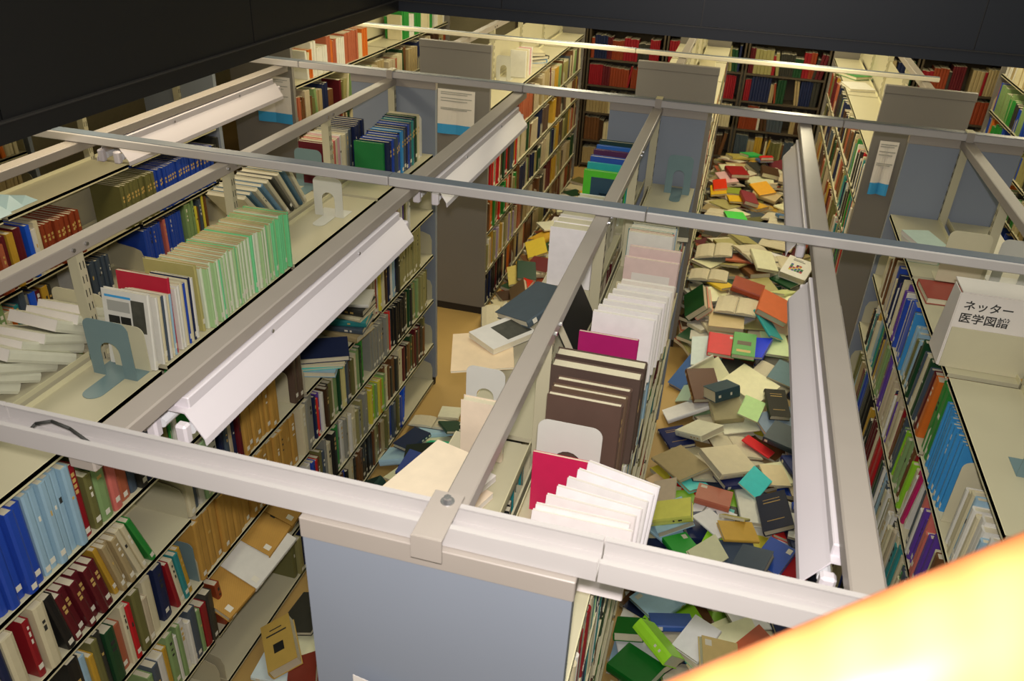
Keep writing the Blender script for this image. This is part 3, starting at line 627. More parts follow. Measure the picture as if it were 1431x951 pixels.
facing('journal_issue', .085, .29, 1.74, 1.711, .19, .012, 'beige', 'buff magazine with small print standing before the pink-framed file', hexc='d0c49c', front=on_front([('cover_title', .2, .6, .80, .86, INK)]))
facing('journal_issue', .075, .30, 2.04, 1.711, .17, .02, 'pink', 'pink-bordered white file on the middle rack under the second cross rail', hexc='dcc4bc', front=on_front([('white_window', .16, .86, .12, .62, PAPERW)]))
facing('journal_issue', .085, .30, 2.09, 1.711, .20, .02, 'pink', 'pale pink file just behind the pink-bordered one', hexc='d8c0b8')
for i, c in enumerate(['white', 'salmon', 'teal', 'white', 'white', 'pale blue', 'navy']):
    o = place('journal_issue', None, L2n, FX2, 1, 1.7105, 2.16 + .018*i, .015, .24, .19, c, None, soft=True); tag(o, f"thin {c} issue in the short row beyond the pink files, {['first','second','third','fourth','fifth','sixth','seventh'][i]} along", 'journal', 'thin issues beyond the pink files')
tag(MB().box(.03, .265, 2.32, 2.325, 1.711, 1.96, BECREAM).build('divider_plate', bevel=.001), 'wide cream divider plate behind the pink files on the middle rack', 'divider')
o = make_book('book', .19, .25, .03, 'charcoal', (.165, 2.78, 1.728), None, quat=Quaternion((0, 0, 1), 1.75), hexc='3c3c32'); tag(o, 'dark olive book lying flat before the far blue-grey bookend', 'book')
# the black book fallen across the gap
o = make_book('book', .16, .25, .035, 'black', (-.035, 1.53, 1.84), None, quat=Quaternion((0, 0, 1), -.10) @ Quaternion((1, 0, 0), .10) @ Quaternion((0, 1, 0), 1.12 + PI)); tag(o, 'black book toppled on edge across the middle rack, under the long rail', 'book')
# middle rack, other half (x from -.265 to -.02)
zz = 1.711
for i, (w, c, hx, yw) in enumerate([(.20, 'peach', 'e4d2b8', -.32), (.20, 'cream', 'e0d0b4', -.22), (.19, 'white', 'e4dcd4', -.36), (.20, 'peach', 'ecdcc0', -.28)]):
    t = .02
    o = make_book('journal_issue', w, .30, t, c, (-.205 - .01*(i % 2), .50 + .015*i, zz + t/2 + .0005), None, quat=Quaternion((0, 0, 1), PI + yw), soft=True, hexc=hx, paper=PAPERW); zz += t + .001
    tag(o, f"{['bottom','second','third','top'][i]} issue of the flat pale stack beside the bolted tab", 'journal', 'flat pale stack on the middle rack')
facing('journal_issue', -.215, -.085, .77, 1.711, .20, .03, 'peach', 'plain peach card box before the white bookend, aisle side of middle rack', hexc='dcccb4')
o = make_book('journal_issue', .22, .26, .008, 'peach', (-.31, 1.30, 1.762), None, quat=Quaternion((0, 0, 1), .30) @ Quaternion((0, 1, 0), -.10), soft=True, hexc='e8d0a8', label=False); tag(o, 'peach sheet folder sticking out over the left aisle under the atlas', 'journal')
o = make_book('book', .20, .15, .022, 'white', (-.262, 1.395, 1.79), None, quat=Quaternion((0, 0, 1), .93) @ Quaternion((0, 1, 0), -.06), hexc='dcd8cc', soft=True); MB().box(-.02, .09, -.055, .05, .011, .0117, PHOTO).build('cover_picture', o); tag(o, 'white soft atlas with grey photograph lying over the middle rack edge', 'book')
o = make_book('book', .19, .23, .03, 'slate', (-.195, 1.57, 1.84), None, quat=Quaternion((0, 0, 1), -.55) @ Quaternion((1, 0, 0), .28) @ Quaternion((0, 1, 0), -.22), hexc='4c585e'); tag(o, 'slate-blue hardback tipped up beyond the white atlas', 'book')
yb = 2.02
for i in range(9):
    hx = ['ece8e8', 'e0dcd4', 'd8d4c8', 'dcd8cc', 'c8c4b4', 'd0ccbc', 'b8b4a4', 'd8d4c8', 'c8c0a8', 'd4d0c0', 'c0b89c', 'd0c8b4'][i]
    facing('journal_binder', -.245 + .004*(i % 3), -.055, yb, 1.711, (.265 - .006*(i % 2)) if i < 5 else .135, .07, 'white', f"white journal binder on the middle rack, {['nearest','second','third','fourth','fifth','sixth','seventh','eighth','ninth','tenth','eleventh','farthest'][i]} in the row beneath the second cross rail", hexc=hx, group='white journal binders in a row'); yb += .078
yb = 2.80
for i, (c, hx, hh, t) in enumerate([('white', 'd8dcd0', .13, .05), ('lime', '50b82c', .235, .022), ('turquoise', '2ca4a0', .25, .014), ('blue', '2c50a0', .26, .03), ('maroon', '50284c', .27, .02), ('blue', '2c64b0', .27, .02), ('dark green', '1c3834', .275, .03)]):
    fr = on_front([('cover_panel', .18, .98, .10, .86, cover_mat('', '2c4858')), ('cover_title', .40, .85, .46, .52, LABELW)]) if c == 'lime' else on_front([('cover_title', .1, .6, .8, .86, LABELW)]) if c in ('dark green', 'maroon') else on_front([('cover_panel', .08, .92, .1, .8, cover_mat('', '3058a0'))]) if hx == '2c50a0' else None
    facing('book', -.275, -.055, yb, 1.711, hh, t, c, f"{c} book, {['first','second','third','fourth','fifth','sixth','seventh'][i]} of the front-facing covers near the middle rack's far end", hexc=hx, front=fr, group='front-facing covers on the middle rack'); yb += t + .062

# right rack, top shelf
S = empty('sign_holder', (1.46, 1.87, 1.711)); tag(S, 'white holder sign with black Japanese lettering on the right rack', 'sign')
MB().box(-.155, .155, 0, .004, 0, .30, PAPERW).build('front_plate', S)
MB().add([(-.155, .004, 0), (-.155, .17, .0), (-.155, .10, .30), (-.155, .004, .30), (-.158, .004, 0), (-.158, .17, 0), (-.158, .10, .30), (-.158, .004, .30)], [(0, 1, 2, 3), (4, 7, 6, 5), (0, 4, 5, 1), (1, 5, 6, 2), (2, 6, 7, 3), (3, 7, 4, 0)], PAPERW).build('side_plate', S)
MB().box(-.145, .12, .02, .16, .292, .297, PAPERW).build('top_plate', S)
MB().box(-.150, .155, -.006, -.002, 0, .165, BECREAM).build('support_plate', S)
def lettering(txt, name, loc, size, m, parent, rot=(PI/2, 0, 0), bold=.0):
    cu = bpy.data.curves.new(name, 'FONT'); cu.body = txt; cu.size = size; cu.extrude = .0004; cu.offset = bold; cu.align_x = 'CENTER'; cu.materials.append(m)
    o = bpy.data.objects.new(name + '_curve', cu); COL.objects.link(o)
    dg = bpy.context.evaluated_depsgraph_get(); me = bpy.data.meshes.new_from_object(o.evaluated_get(dg)); COL.objects.unlink(o); bpy.data.objects.remove(o)
    p = bpy.data.objects.new(name, me); COL.objects.link(p); p.parent = parent; p.location = loc; p.rotation_euler = rot
    return p
lettering('ネッター', 'lettering', (-.052, -.0006, .240), .042, INK, S, bold=.0005)
lettering('医学図譜', 'lettering', (-.054, -.0006, .190), .042, INK, S, bold=.0005)
o = make_book('book', .20, .26, .03, 'rust', (1.47, 2.52, 1.727), None, quat=Quaternion((0, 0, 1), PI/2 + .05), hexc='984438'); tag(o, 'rust-red book lying flat under the cream plate on the right rack', 'book')
zz = 1.711
for i in range(4):
    o = make_book('journal_issue', .14, .20, .022, 'pale green', (1.40, 2.98, zz + .0115), None, quat=Quaternion((0, 0, 1), .1*i), hexc=['bcdcc8', 'd8e0d4', 'a8d4c0', 'c8dccc'][i], soft=True, paper=PAPERW); zz += .0235
    tag(o, f"{['bottom','second','third','top'][i]} issue of the small mint-green stack on the right rack", 'journal', 'mint-green stack')
# notices on the far end panels
def notice(x, y, z, w, hgt, label, foot=.22, curl=.012):
    o = empty('notice_sheet', (x, y, z)); tag(o, label, 'notice', 'white notices with a blue foot on end panels')
    def sheet(z0, z1, nm, m):
        q = MB(); n = 8
        for k in range(n):
            for s in range(1):
                xa, xb = -w/2 + w*k/n, -w/2 + w*(k+1)/n
                f = lambda u, zz_: -.003 - curl * (1 - (zz_/hgt)) * abs(math.sin(u/w*PI*1.2))
                q.add([(xa, f(xa, z0), z0), (xb, f(xb, z0), z0), (xb, f(xb, z1), z1), (xa, f(xa, z1), z1), (xa, f(xa, z0) + .0006, z0), (xb, f(xb, z0) + .0006, z0), (xb, f(xb, z1) + .0006, z1), (xa, f(xa, z1) + .0006, z1)], [(0, 1, 2, 3), (7, 6, 5, 4), (0, 4, 5, 1), (3, 2, 6, 7), (1, 5, 6, 2), (0, 3, 7, 4)], m)
        return q.build(nm, o)
    sheet(hgt*foot, hgt, 'white_sheet', PAPERW); sheet(0, hgt*foot, 'blue_strip', BLUEINK)
    q = MB()
    for k, zz_ in enumerate([.93, .89, .80, .74, .58, .55]): q.box(-w*.42, w*(.3 if k % 2 else .42), -.0045 - curl*(1 - zz_), -.004 - curl*(1 - zz_), hgt*zz_, hgt*zz_ + .006, GREYINK)
    q.build('text_lines', o)
notice(-1.585, 4.735, 1.50, .29, .33, 'white notice with wavy blue foot on the grey panel above the left aisle')
notice(-3.10, 4.735, 1.42, .30, .36, 'white notice with blue foot at the end of a warm-lit tube lamp')
notice(1.44, 4.735, 1.45, .12, .36, 'narrow curled notice with blue foot on panel edge behind right rack', curl=.03)
# crumpled clear bag on the far-left rack
q = MB(); R9 = random.Random(3)
for k in range(7):
    x0, y0_ = -2.95 + R9.uniform(-.02, .02), 1.36 + k*.095; hz = .07 + .03*(k % 2) - .012*max(0, k - 3)
    q.add([(x0 - .12, y0_, 1.712), (x0 + .09, y0_, 1.712), (x0 + .09, y0_ + .115, 1.712), (x0 - .12, y0_ + .115, 1.712), (x0 - .04, y0_ + .03, 1.712 + hz), (x0 + .045, y0_ + .09, 1.712 + hz*.8)], [(0, 3, 2, 1), (0, 1, 4), (1, 2, 5, 4), (2, 3, 5), (3, 0, 4, 5)], mat('pale_blue_plastic', 'b0ccd0', .25, noise=.08))
tag(q.build('plastic_bag'), 'crumpled pale blue plastic bag on the top of the far-left rack', 'bag')
# ------------------------------------------------------------------ heaps of fallen books
FILL2=135; FILL1=95
def HT(x,y):
    """visible surface height of the heap"""
    if x<-.2:
        return .12 if y<2.9 else .04 if y<4.5 else .17
    pts=[(0,.14),(2.5,.16),(3.3,.14),(3.9,.14),(4.4,.30),(5.2,.44),(6.5,.50),(8,.50),(9,.44)]
    for (a,ha),(b,hb) in zip(pts,pts[1:]):
        if y<=b: return ha+(hb-ha)*max(0,(y-a))/(b-a)
    return .36
def mound_boxes():
    R=random.Random(5); out=[]
    for x0,x1,y0,y1,off in [(.3,1.3,.15,8.9,.09), (-1.2,-.4,4.75,8.2,.07)]:
        y=y0
        while y<y1:
            x=x0
            while x<x1:
                for k in range(3):
                    top=HT(x,y)-off-k*.03
                    if top<.03 or (x<.6 and 3.2<y<4.4): continue
                    d,h,t=R.choice([.15,.18,.2]),R.choice([.21,.24,.27]),.028
                    px=x+R.uniform(-.05,.05); px=min(max(px,.42),1.19) if x>0 else min(max(px,-1.18),-.42)
                    out.append((round(px,3),round(y+R.uniform(-.05,.05),3),round(top-t/2+R.uniform(-.006,.006),4),(d,h,t),round(R.uniform(0,3.14),3),R.random()))
                x+=.17
            y+=.2
    return out

PILE = [
[0.8312,4.1095,0.1838,0.7702,0.0964,-0.107,0.6214,0.21,0.3,0.04,'b',None,''],[0.7801,7.1361,0.4302,0.9001,0.0011,0.0032,0.4357,0.18,0.21,0.03,'b',None,''],[1.0921,4.874,0.3444,0.4447,0.07,0.0534,-0.8913,0.21,0.3,0.05,'b',None,''],
[1.0625,5.5728,0.3916,0.9949,0.0541,-0.0185,0.0834,0.3,0.24,0.025,'o',None,''],[0.742,4.1481,0.2275,0.5372,0.0963,0.1071,-0.8311,0.18,0.26,0.03,'b',None,''],[1.1906,8.7992,0.3768,0.6173,0,0,0.7867,0.19,0.26,0.02,'b',None,''],
[1.0151,0.8893,0.0659,0.8793,-0.0002,-0.0008,-0.4763,0.19,0.3,0.012,'b',None,''],[0.5691,0.264,0.0832,0.2499,0.0124,-0.0071,0.9682,0.21,0.3,0.05,'b',None,''],[0.5629,5.1244,0.3625,0.9969,0.0552,0.0031,0.0558,0.19,0.21,0.025,'b',None,''],
[1.1309,3.7879,0.0768,0.7908,0.0111,0.0463,-0.6102,0.3,0.21,0.025,'o',None,''],[0.8488,1.8244,0.0855,0.919,-0.026,0.0409,0.3913,0.18,0.24,0.03,'b',None,''],[1.1611,2.5957,0.0823,0.3125,0.0031,0.014,0.9498,0.19,0.21,0.02,'b',None,''],
[0.9002,7.5769,0.4263,0.9998,-0.0113,-0.0028,0.0143,0.3,0.24,0.025,'o',None,''],[1.0649,5.4514,0.4008,0.4328,0.0366,0.0439,-0.8997,0.15,0.21,0.02,'b',None,''],[0.7204,0.4351,0.1118,0.9325,-0.1085,0.0304,-0.3431,0.18,0.3,0.04,'b',None,''],
[0.5379,1.8493,0.0807,0.8115,0,-0,0.5844,0.18,0.24,0.02,'b',None,''],[1.0974,8.3527,0.4013,0.9975,-0.0188,0.001,0.0675,0.21,0.21,0.012,'b',None,''],[0.5918,8.478,0.4064,0.6113,0.0042,0.0175,0.7912,0.19,0.3,0.04,'b',None,''],
[0.9929,1.838,0.1033,0.3553,-0.0618,-0.0379,-0.9319,0.3,0.3,0.025,'o',None,''],[1.1197,2.6909,0.103,0.1471,0.0054,0.0132,0.989,0.15,0.21,0.025,'b',None,''],[0.5494,0.809,0.0737,0.9347,0.0022,0.002,-0.3555,0.18,0.21,0.025,'b',None,''],
[0.9132,8.6861,0.3832,0.9586,-0.0498,-0.0121,-0.2802,0.18,0.21,0.012,'b',None,''],[1.0061,6.2599,0.4159,0.783,0.0004,0.0004,0.622,0.3,0.3,0.025,'o',None,''],[0.4765,8.8056,0.3845,0.9649,-0.0187,0.024,0.2608,0.15,0.24,0.025,'b',None,''],
[1.1505,7.5706,0.4414,0.3582,0.0464,0.0316,0.9319,0.3,0.21,0.025,'o',None,''],[0.4645,0.4235,0.1311,0.4242,-0.2137,0.0913,0.8752,0.3,0.26,0.025,'o',None,''],[0.855,6.5427,0.4255,0.9591,0,-0,0.2832,0.15,0.21,0.025,'b',None,''],
[1.1468,0.4785,0.0679,0.5869,0.0134,-0.0116,0.8095,0.3,0.26,0.025,'o',None,''],[0.5721,6.0618,0.4124,0.5161,0.0189,-0.0031,0.8563,0.3,0.3,0.025,'o',None,''],[0.5671,5.9511,0.4373,0.2516,-0.0109,0.0157,-0.9676,0.18,0.24,0.03,'b',None,''],
[0.5253,2.9895,0.0797,0.9321,-0.0128,0.0256,0.3611,0.15,0.21,0.025,'b',None,''],[1.1329,4.296,0.219,0.6397,0.0282,0.0421,-0.7669,0.21,0.3,0.05,'b',None,''],[0.8898,7.4256,0.4544,0.543,0.0645,0.1003,-0.8312,0.15,0.26,0.04,'b',None,''],
[0.6876,2.7038,0.0842,0.8146,0.0008,-0.0007,0.58,0.15,0.24,0.03,'b',None,''],[0.6211,6.8398,0.4283,0.3976,0.012,-0.0145,-0.9174,0.15,0.21,0.03,'b',None,''],[1.0292,5.8637,0.4007,0.8197,0.0272,-0.0133,0.572,0.18,0.24,0.03,'b',None,''],
[0.8379,0.3956,0.1255,0.0159,-0.2309,0.0648,-0.9707,0.18,0.24,0.025,'b',None,''],[0.7958,8.3615,0.4408,0.9612,0.0453,0.0264,0.2707,0.18,0.3,0.05,'b',None,''],[0.9858,8.2177,0.4448,0.4189,0.1059,-0.046,0.9006,0.3,0.24,0.025,'o',None,''],
[1.1132,5.1431,0.3613,0.9304,0.0531,0.0054,0.3627,0.19,0.3,0.025,'b',None,''],[1.027,7.6972,0.4634,0.9847,-0.1453,-0.0966,-0.0026,0.15,0.24,0.02,'b',None,''],[0.8476,8.6774,0.4155,0.4115,-0.0189,0.0476,0.91,0.19,0.26,0.05,'b',None,''],
[0.757,1.001,0.0678,0.8334,0.0008,0.0002,-0.5527,0.19,0.3,0.012,'b',None,''],[1.0496,0.8355,0.0848,0.9999,0.0038,0.0023,-0.0105,0.3,0.24,0.025,'o',None,''],[0.8123,7.9535,0.4354,0.7215,-0.0022,-0.0018,-0.6924,0.21,0.3,0.04,'b',None,''],
[0.8438,3.8836,0.1494,0.9852,0.1697,-0.0096,0.0244,0.18,0.26,0.025,'b',None,''],[0.8653,7.7301,0.4657,0.7178,-0.1314,0.0221,0.6834,0.18,0.26,0.04,'b',None,''],[0.8196,4.8218,0.3152,0.1394,-0.0133,0.1073,-0.9843,0.15,0.21,0.04,'b',None,''],
[0.505,8.7121,0.4238,0.2619,-0.0094,0.0494,0.9638,0.3,0.21,0.025,'o',None,''],[1.2177,8.444,0.4179,0.0217,-0.0021,-0.0887,-0.9958,0.21,0.3,0.02,'b',None,''],[1.1043,7.2187,0.4242,0.3856,0,-0,-0.9227,0.19,0.21,0.02,'b',None,''],
[0.5153,8.1603,0.4157,0.7331,-0.0111,-0.0103,0.68,0.15,0.21,0.02,'b',None,''],[0.6943,6.1346,0.4415,0.9242,-0.0008,0.1281,0.3598,0.21,0.21,0.03,'b',None,''],[0.5978,4.6168,0.2846,0.8478,0.0273,0.0146,-0.5294,0.3,0.21,0.025,'o',None,''],
[0.8116,5.5377,0.4101,0.193,0.038,-0.0513,-0.9791,0.18,0.24,0.04,'b',None,''],[1.1274,1.4569,0.0768,0.5157,0,0,0.8568,0.19,0.24,0.025,'b',None,''],[0.5861,8.1562,0.4378,0.6876,0.0102,-0.0112,-0.7259,0.15,0.24,0.02,'b',None,''],
[0.4827,2.4864,0.0817,0.4282,0.0129,-0.0021,-0.9036,0.21,0.24,0.02,'b',None,''],[0.488,7.0937,0.4208,0.4181,0.0044,-0.0014,-0.9084,0.19,0.26,0.012,'b',None,''],[1.1817,3.2144,0.0582,0.9932,-0.0009,0.0002,0.1166,0.15,0.3,0.012,'b',None,''],
[0.8186,5.0056,0.3597,0.7538,-0.0415,0.0561,0.6534,0.18,0.24,0.02,'b',None,''],[1.2068,7.4661,0.4606,0.936,0.0069,0.0557,0.3476,0.15,0.21,0.02,'b',None,''],[0.7267,1.1202,0.0828,0.3627,-0.0154,0.015,0.9316,0.19,0.3,0.02,'b',None,''],
[0.4438,5.6809,0.3948,0.2856,0.0136,-0.0303,0.9578,0.21,0.3,0.025,'b',None,''],[0.5669,1.9488,0.0947,0.2534,-0.042,-0.0641,-0.9643,0.15,0.26,0.012,'b',None,''],[0.9194,1.9738,0.1128,0.8545,-0.074,0.0017,-0.5142,0.19,0.26,0.012,'b',None,''],
[1.1214,3.7116,0.0943,0.7972,0.0476,0.0015,0.6018,0.19,0.3,0.02,'b',None,''],[1.0967,1.9085,0.121,0.9859,-0.0087,0.0649,0.1537,0.15,0.21,0.025,'b',None,''],[1.1686,2.6429,0.136,0.1044,-0.0085,-0.0115,-0.9944,0.18,0.3,0.04,'b',None,''],
[1.1721,3.5478,0.1028,0.9918,0.1028,0.0031,0.0759,0.15,0.3,0.04,'b',None,''],[0.5753,1.2296,0.1073,0.9977,-0.0666,-0.0009,0.011,0.15,0.24,0.05,'b',None,''],[0.6364,2.5315,0.1216,0.8207,0.011,0.0034,-0.5712,0.21,0.21,0.05,'b',None,''],
[0.8733,0.9246,0.102,0.0759,-0.1207,-0.0104,0.9897,0.15,0.3,0.02,'b',None,''],[0.8012,1.7632,0.1331,0.532,-0.0614,-0.1758,0.826,0.15,0.3,0.03,'b',None,''],[0.8127,4.7476,0.3324,0.7323,0.0923,0.0618,-0.6718,0.19,0.26,0.012,'b',None,''],
[0.8834,5.3124,0.3805,0.9642,0.084,-0.0001,0.2516,0.21,0.21,0.025,'b',None,''],[1.1656,8.7456,0.406,0.6993,-0.0163,0.0154,0.7145,0.3,0.3,0.025,'o',None,''],[0.4334,6.7197,0.4373,0.6119,0.0578,-0.009,-0.7887,0.3,0.24,0.025,'o',None,''],
[0.7181,0.7226,0.1156,0.9309,-0.0613,-0.0248,0.3593,0.3,0.26,0.025,'o',None,''],[1.0328,3.8874,0.1505,0.9656,-0.0014,0.1487,-0.2133,0.19,0.3,0.025,'b',None,''],[0.6381,1.4725,0.1063,0.767,-0.0707,-0.0615,-0.6348,0.3,0.21,0.025,'o',None,''],
[0.6575,5.6357,0.414,0.9671,-0.0794,-0.0897,-0.2244,0.18,0.26,0.02,'b',None,''],[0.9033,4.5537,0.2798,0.7056,0.013,-0.0838,0.7035,0.3,0.21,0.025,'o',None,''],[0.3688,0.5802,0.0846,0.0132,0.1393,-0.0838,-0.9866,0.19,0.21,0.012,'b',None,''],
[0.6911,5.6852,0.4416,0.7003,-0.0392,-0.0609,-0.7102,0.18,0.26,0.025,'b',None,''],[0.4801,7.4228,0.4279,0.3337,-0.0045,0.0074,0.9427,0.3,0.3,0.025,'o',None,''],[0.5014,1.6053,0.1131,0.323,-0.0794,0.0608,0.9411,0.19,0.26,0.04,'b',None,''],
[0.4744,7.7392,0.4404,0.9714,-0.0504,-0.012,0.2319,0.3,0.3,0.025,'o',None,''],[0.9575,2.1318,0.1086,0.5856,-0.0047,0.0739,0.8072,0.3,0.3,0.025,'o',None,''],[0.7634,1.5278,0.1128,0.3105,-0.1885,-0.0638,-0.9295,0.19,0.21,0.025,'b',None,''],
[1.1563,8.0892,0.4445,0.7651,0.0554,-0.0477,0.6397,0.21,0.26,0.03,'b',None,''],[1.0236,8.583,0.4499,0.4716,0.1485,-0.1584,0.8547,0.15,0.26,0.025,'b',None,''],[0.7111,3.6572,0.0749,0.8725,0.0188,-0.002,-0.4882,0.3,0.3,0.025,'o',None,''],
[0.5232,5.0342,0.3757,0.9762,0.055,-0.0055,0.2099,0.19,0.21,0.02,'b',None,''],[0.6657,1.6575,0.1534,0.3671,0.0068,0.1017,0.9246,0.3,0.21,0.025,'o',None,''],[0.6978,4.7979,0.352,0.387,0.0583,0.0946,-0.9154,0.15,0.26,0.012,'b',None,''],
[0.983,1.532,0.1088,0.5405,-0.0221,0.0506,0.8395,0.18,0.24,0.03,'b',None,''],[0.6056,4.0541,0.1962,0.2654,0.2217,0.3158,-0.8836,0.19,0.24,0.03,'b',None,''],[0.9687,6.4258,0.4454,0.8758,-0.0143,0.0077,-0.4824,0.21,0.26,0.012,'b',None,''],
[1.1797,7.8811,0.4353,0.9402,0.069,0.0226,-0.3328,0.19,0.21,0.012,'b',None,''],[0.5949,8.0892,0.4639,0.3358,-0.026,-0.0075,0.9415,0.3,0.24,0.025,'o',None,''],[0.6285,4.6576,0.3485,0.6902,0.0642,-0.1006,0.7138,0.21,0.26,0.05,'b',None,''],
[1.1676,1.6694,0.1217,0.9071,-0.0289,0.1072,-0.406,0.21,0.21,0.04,'b',None,''],[0.4307,0.6319,0.1137,0.0828,0.1268,-0.0932,-0.9841,0.3,0.24,0.025,'o',None,''],[0.566,2.1936,0.1051,0.9831,-0.0196,0.0002,-0.1818,0.18,0.26,0.05,'b',None,''],
[1.0638,4.9576,0.4063,0.7326,0.0844,0.025,-0.6749,0.21,0.26,0.05,'b',None,''],[1.1183,1.1087,0.084,0.6723,-0.0179,-0.0142,-0.74,0.18,0.24,0.03,'b',None,''],[1.0156,6.8701,0.4282,0.1561,0,0,0.9877,0.3,0.21,0.025,'o',None,''],
[0.7596,2.3816,0.1321,0.788,0.1553,-0.0536,0.5933,0.21,0.24,0.025,'b',None,''],[0.7863,7.734,0.4838,0.8093,-0.0471,-0.1246,-0.5721,0.19,0.21,0.02,'b',None,''],[1.0544,0.2856,0.0845,0.2709,0.0743,0.021,-0.9595,0.18,0.21,0.025,'b',None,''],
[1.086,4.7547,0.3639,0.408,-0.0528,-0.3399,0.8457,0.15,0.26,0.012,'b',None,''],[0.4636,8.0891,0.4894,0.1051,0.0266,-0.0045,-0.9941,0.18,0.21,0.04,'b',None,''],[1.1848,1.6852,0.145,0.7014,0.09,0.0651,0.7041,0.19,0.3,0.012,'b',None,''],
[1.0047,4.2278,0.2648,0.5563,0.0433,0.0649,-0.8273,0.18,0.21,0.05,'b',None,''],[1.0106,6.645,0.4589,0.7357,0.0027,0.016,0.6772,0.3,0.21,0.025,'o',None,''],[0.7733,5.0709,0.3923,0.9891,-0.0224,0.0212,-0.1437,0.3,0.24,0.025,'o',None,''],
[1.1911,6.6704,0.4532,0.3828,0.1555,0.0609,0.9086,0.15,0.26,0.02,'b',None,''],[0.6172,1.2423,0.1633,0.978,-0.0005,0.0152,0.2079,0.21,0.26,0.03,'b',None,''],[0.4079,1.5527,0.1421,0.9855,-0.0901,-0.0434,0.1372,0.18,0.24,0.02,'b',None,''],
[0.9735,4.0492,0.2518,0.2635,0.0056,-0.2023,0.9432,0.3,0.24,0.025,'o',None,''],[1.1705,0.922,0.1101,0.0957,0.0015,-0.0149,0.9953,0.18,0.24,0.02,'b',None,''],[0.9113,8.1196,0.493,0.038,-0.0715,0.0264,-0.9964,0.19,0.24,0.05,'b',None,''],
[0.4543,2.5394,0.1444,0.5358,-0.0987,-0.147,0.8255,0.21,0.21,0.04,'b',None,''],[0.6497,3.1253,0.0861,0.1659,-0.054,-0.0379,-0.9839,0.3,0.26,0.025,'o',None,''],[0.8039,3.3016,0.0809,0.3922,-0.0596,-0.0235,-0.9176,0.3,0.24,0.025,'o',None,''],
[0.4804,1.9425,0.1303,0.931,0.0913,-0.0662,-0.3472,0.21,0.26,0.025,'b',None,''],[0.7863,3.3871,0.0999,0.2025,-0.0538,-0.0348,-0.9772,0.3,0.24,0.025,'o',None,''],[1.1497,0.7851,0.1258,0.6659,0.0513,-0.0798,0.74,0.3,0.24,0.025,'o',None,''],
[0.5651,7.8821,0.4895,0.7534,0.0689,-0.0198,-0.6537,0.18,0.24,0.04,'b',None,''],[0.5992,3.9368,0.1423,0.5573,0.305,0.211,-0.7429,0.18,0.26,0.05,'b',None,''],[0.9997,5.7312,0.4391,0.077,0.0025,-0.0317,-0.9965,0.3,0.3,0.025,'o',None,''],
[0.8478,1.29,0.1264,0.8235,-0.1376,0.1411,-0.5321,0.18,0.26,0.02,'b',None,''],[1.0506,0.6739,0.1297,0.9631,0.0867,-0.0384,0.2519,0.18,0.3,0.03,'b',None,''],[1.1083,3.239,0.0792,0.865,-0.0008,-0.0004,-0.5018,0.21,0.26,0.03,'b',None,''],
[-0.5085,1.9285,0.02,0.225,0,0,0.9744,0.15,0.26,0.04,'b',None,''],[-0.4561,1.6751,0.036,0.713,0.0552,0.0565,-0.6967,0.3,0.3,0.025,'o',None,''],[-0.9592,2.283,0.0125,0.9176,-0,0,-0.3975,0.3,0.3,0.025,'o',None,''],
[-0.7421,2.0632,0.0125,0.8855,-0,0,0.4646,0.3,0.26,0.025,'o',None,''],[-0.5003,3.0803,0.02,0.7723,-0,-0,0.6353,0.19,0.3,0.04,'b',None,''],[-0.5977,2.26,0.021,0.269,-0.0974,-0.0273,-0.9578,0.15,0.24,0.012,'b',None,''],
[-0.9158,1.6574,0.01,0.5132,-0,0,0.8583,0.15,0.26,0.02,'b',None,''],[-0.8411,2.1722,0.0375,0.1386,0,-0,0.9903,0.3,0.21,0.025,'o',None,''],[-0.9769,1.7036,0.0325,0.8992,0,-0.0001,-0.4376,0.3,0.24,0.025,'o',None,''],
[-0.6563,0.9383,0.006,0.4113,0,0,-0.9115,0.19,0.3,0.012,'b',None,''],[-0.6174,2.243,0.044,0.4872,0.0671,0.097,0.8653,0.18,0.24,0.012,'b',None,''],[-0.5574,2.9816,0.0496,0.29,0.0128,-0.1242,0.9489,0.21,0.24,0.025,'b',None,''],
[-1.0823,2.8234,0.0125,0.0084,0,-0,-1,0.3,0.26,0.025,'o',None,''],[-1.0131,1.5774,0.0575,0.4923,0,-0,-0.8704,0.15,0.24,0.025,'b',None,''],[-1.0037,2.4097,0.0443,0.1892,0.0383,-0.0783,-0.9781,0.3,0.3,0.025,'o',None,''],
[-0.9574,2.3447,0.0913,0.7593,-0.087,0.0051,0.6448,0.19,0.3,0.04,'b',None,''],[-0.929,1.3441,0.0125,0.614,0,0,-0.7893,0.3,0.24,0.025,'o',None,''],[-0.4485,2.2902,0.0348,0.224,-0.073,-0.0168,-0.9717,0.3,0.21,0.025,'o',None,''],
[-0.7012,1.7269,0.0755,0.6104,0.0563,0.0436,-0.7889,0.15,0.26,0.04,'b',None,''],[-0.6686,2.3401,0.0753,0.0259,0.006,0.227,0.9735,0.15,0.3,0.02,'b',None,''],[-1.0438,2.5817,0.0532,0.8276,-0.0156,-0.0633,-0.5575,0.19,0.3,0.04,'b',None,''],
[-0.7239,1.5174,0.0333,0.8906,0.0699,0.0242,0.4488,0.15,0.3,0.02,'b',None,''],[-0.6425,2.0669,0.071,0.9654,0.1519,0.0146,-0.2114,0.21,0.26,0.012,'b',None,''],[-1.1107,2.4982,0.0842,0.155,-0.0641,0.0435,0.9849,0.18,0.24,0.012,'b',None,''],
[-0.6589,2.732,0.006,0.8487,0,-0,0.5289,0.19,0.3,0.012,'b',None,''],[-1.0853,1.2544,0.0371,0.0837,0.0187,-0.0065,-0.9963,0.21,0.21,0.025,'b',None,''],[-0.6327,2.5443,0.0467,0.8299,-0.0464,0.0699,0.5515,0.18,0.3,0.04,'b',None,''],
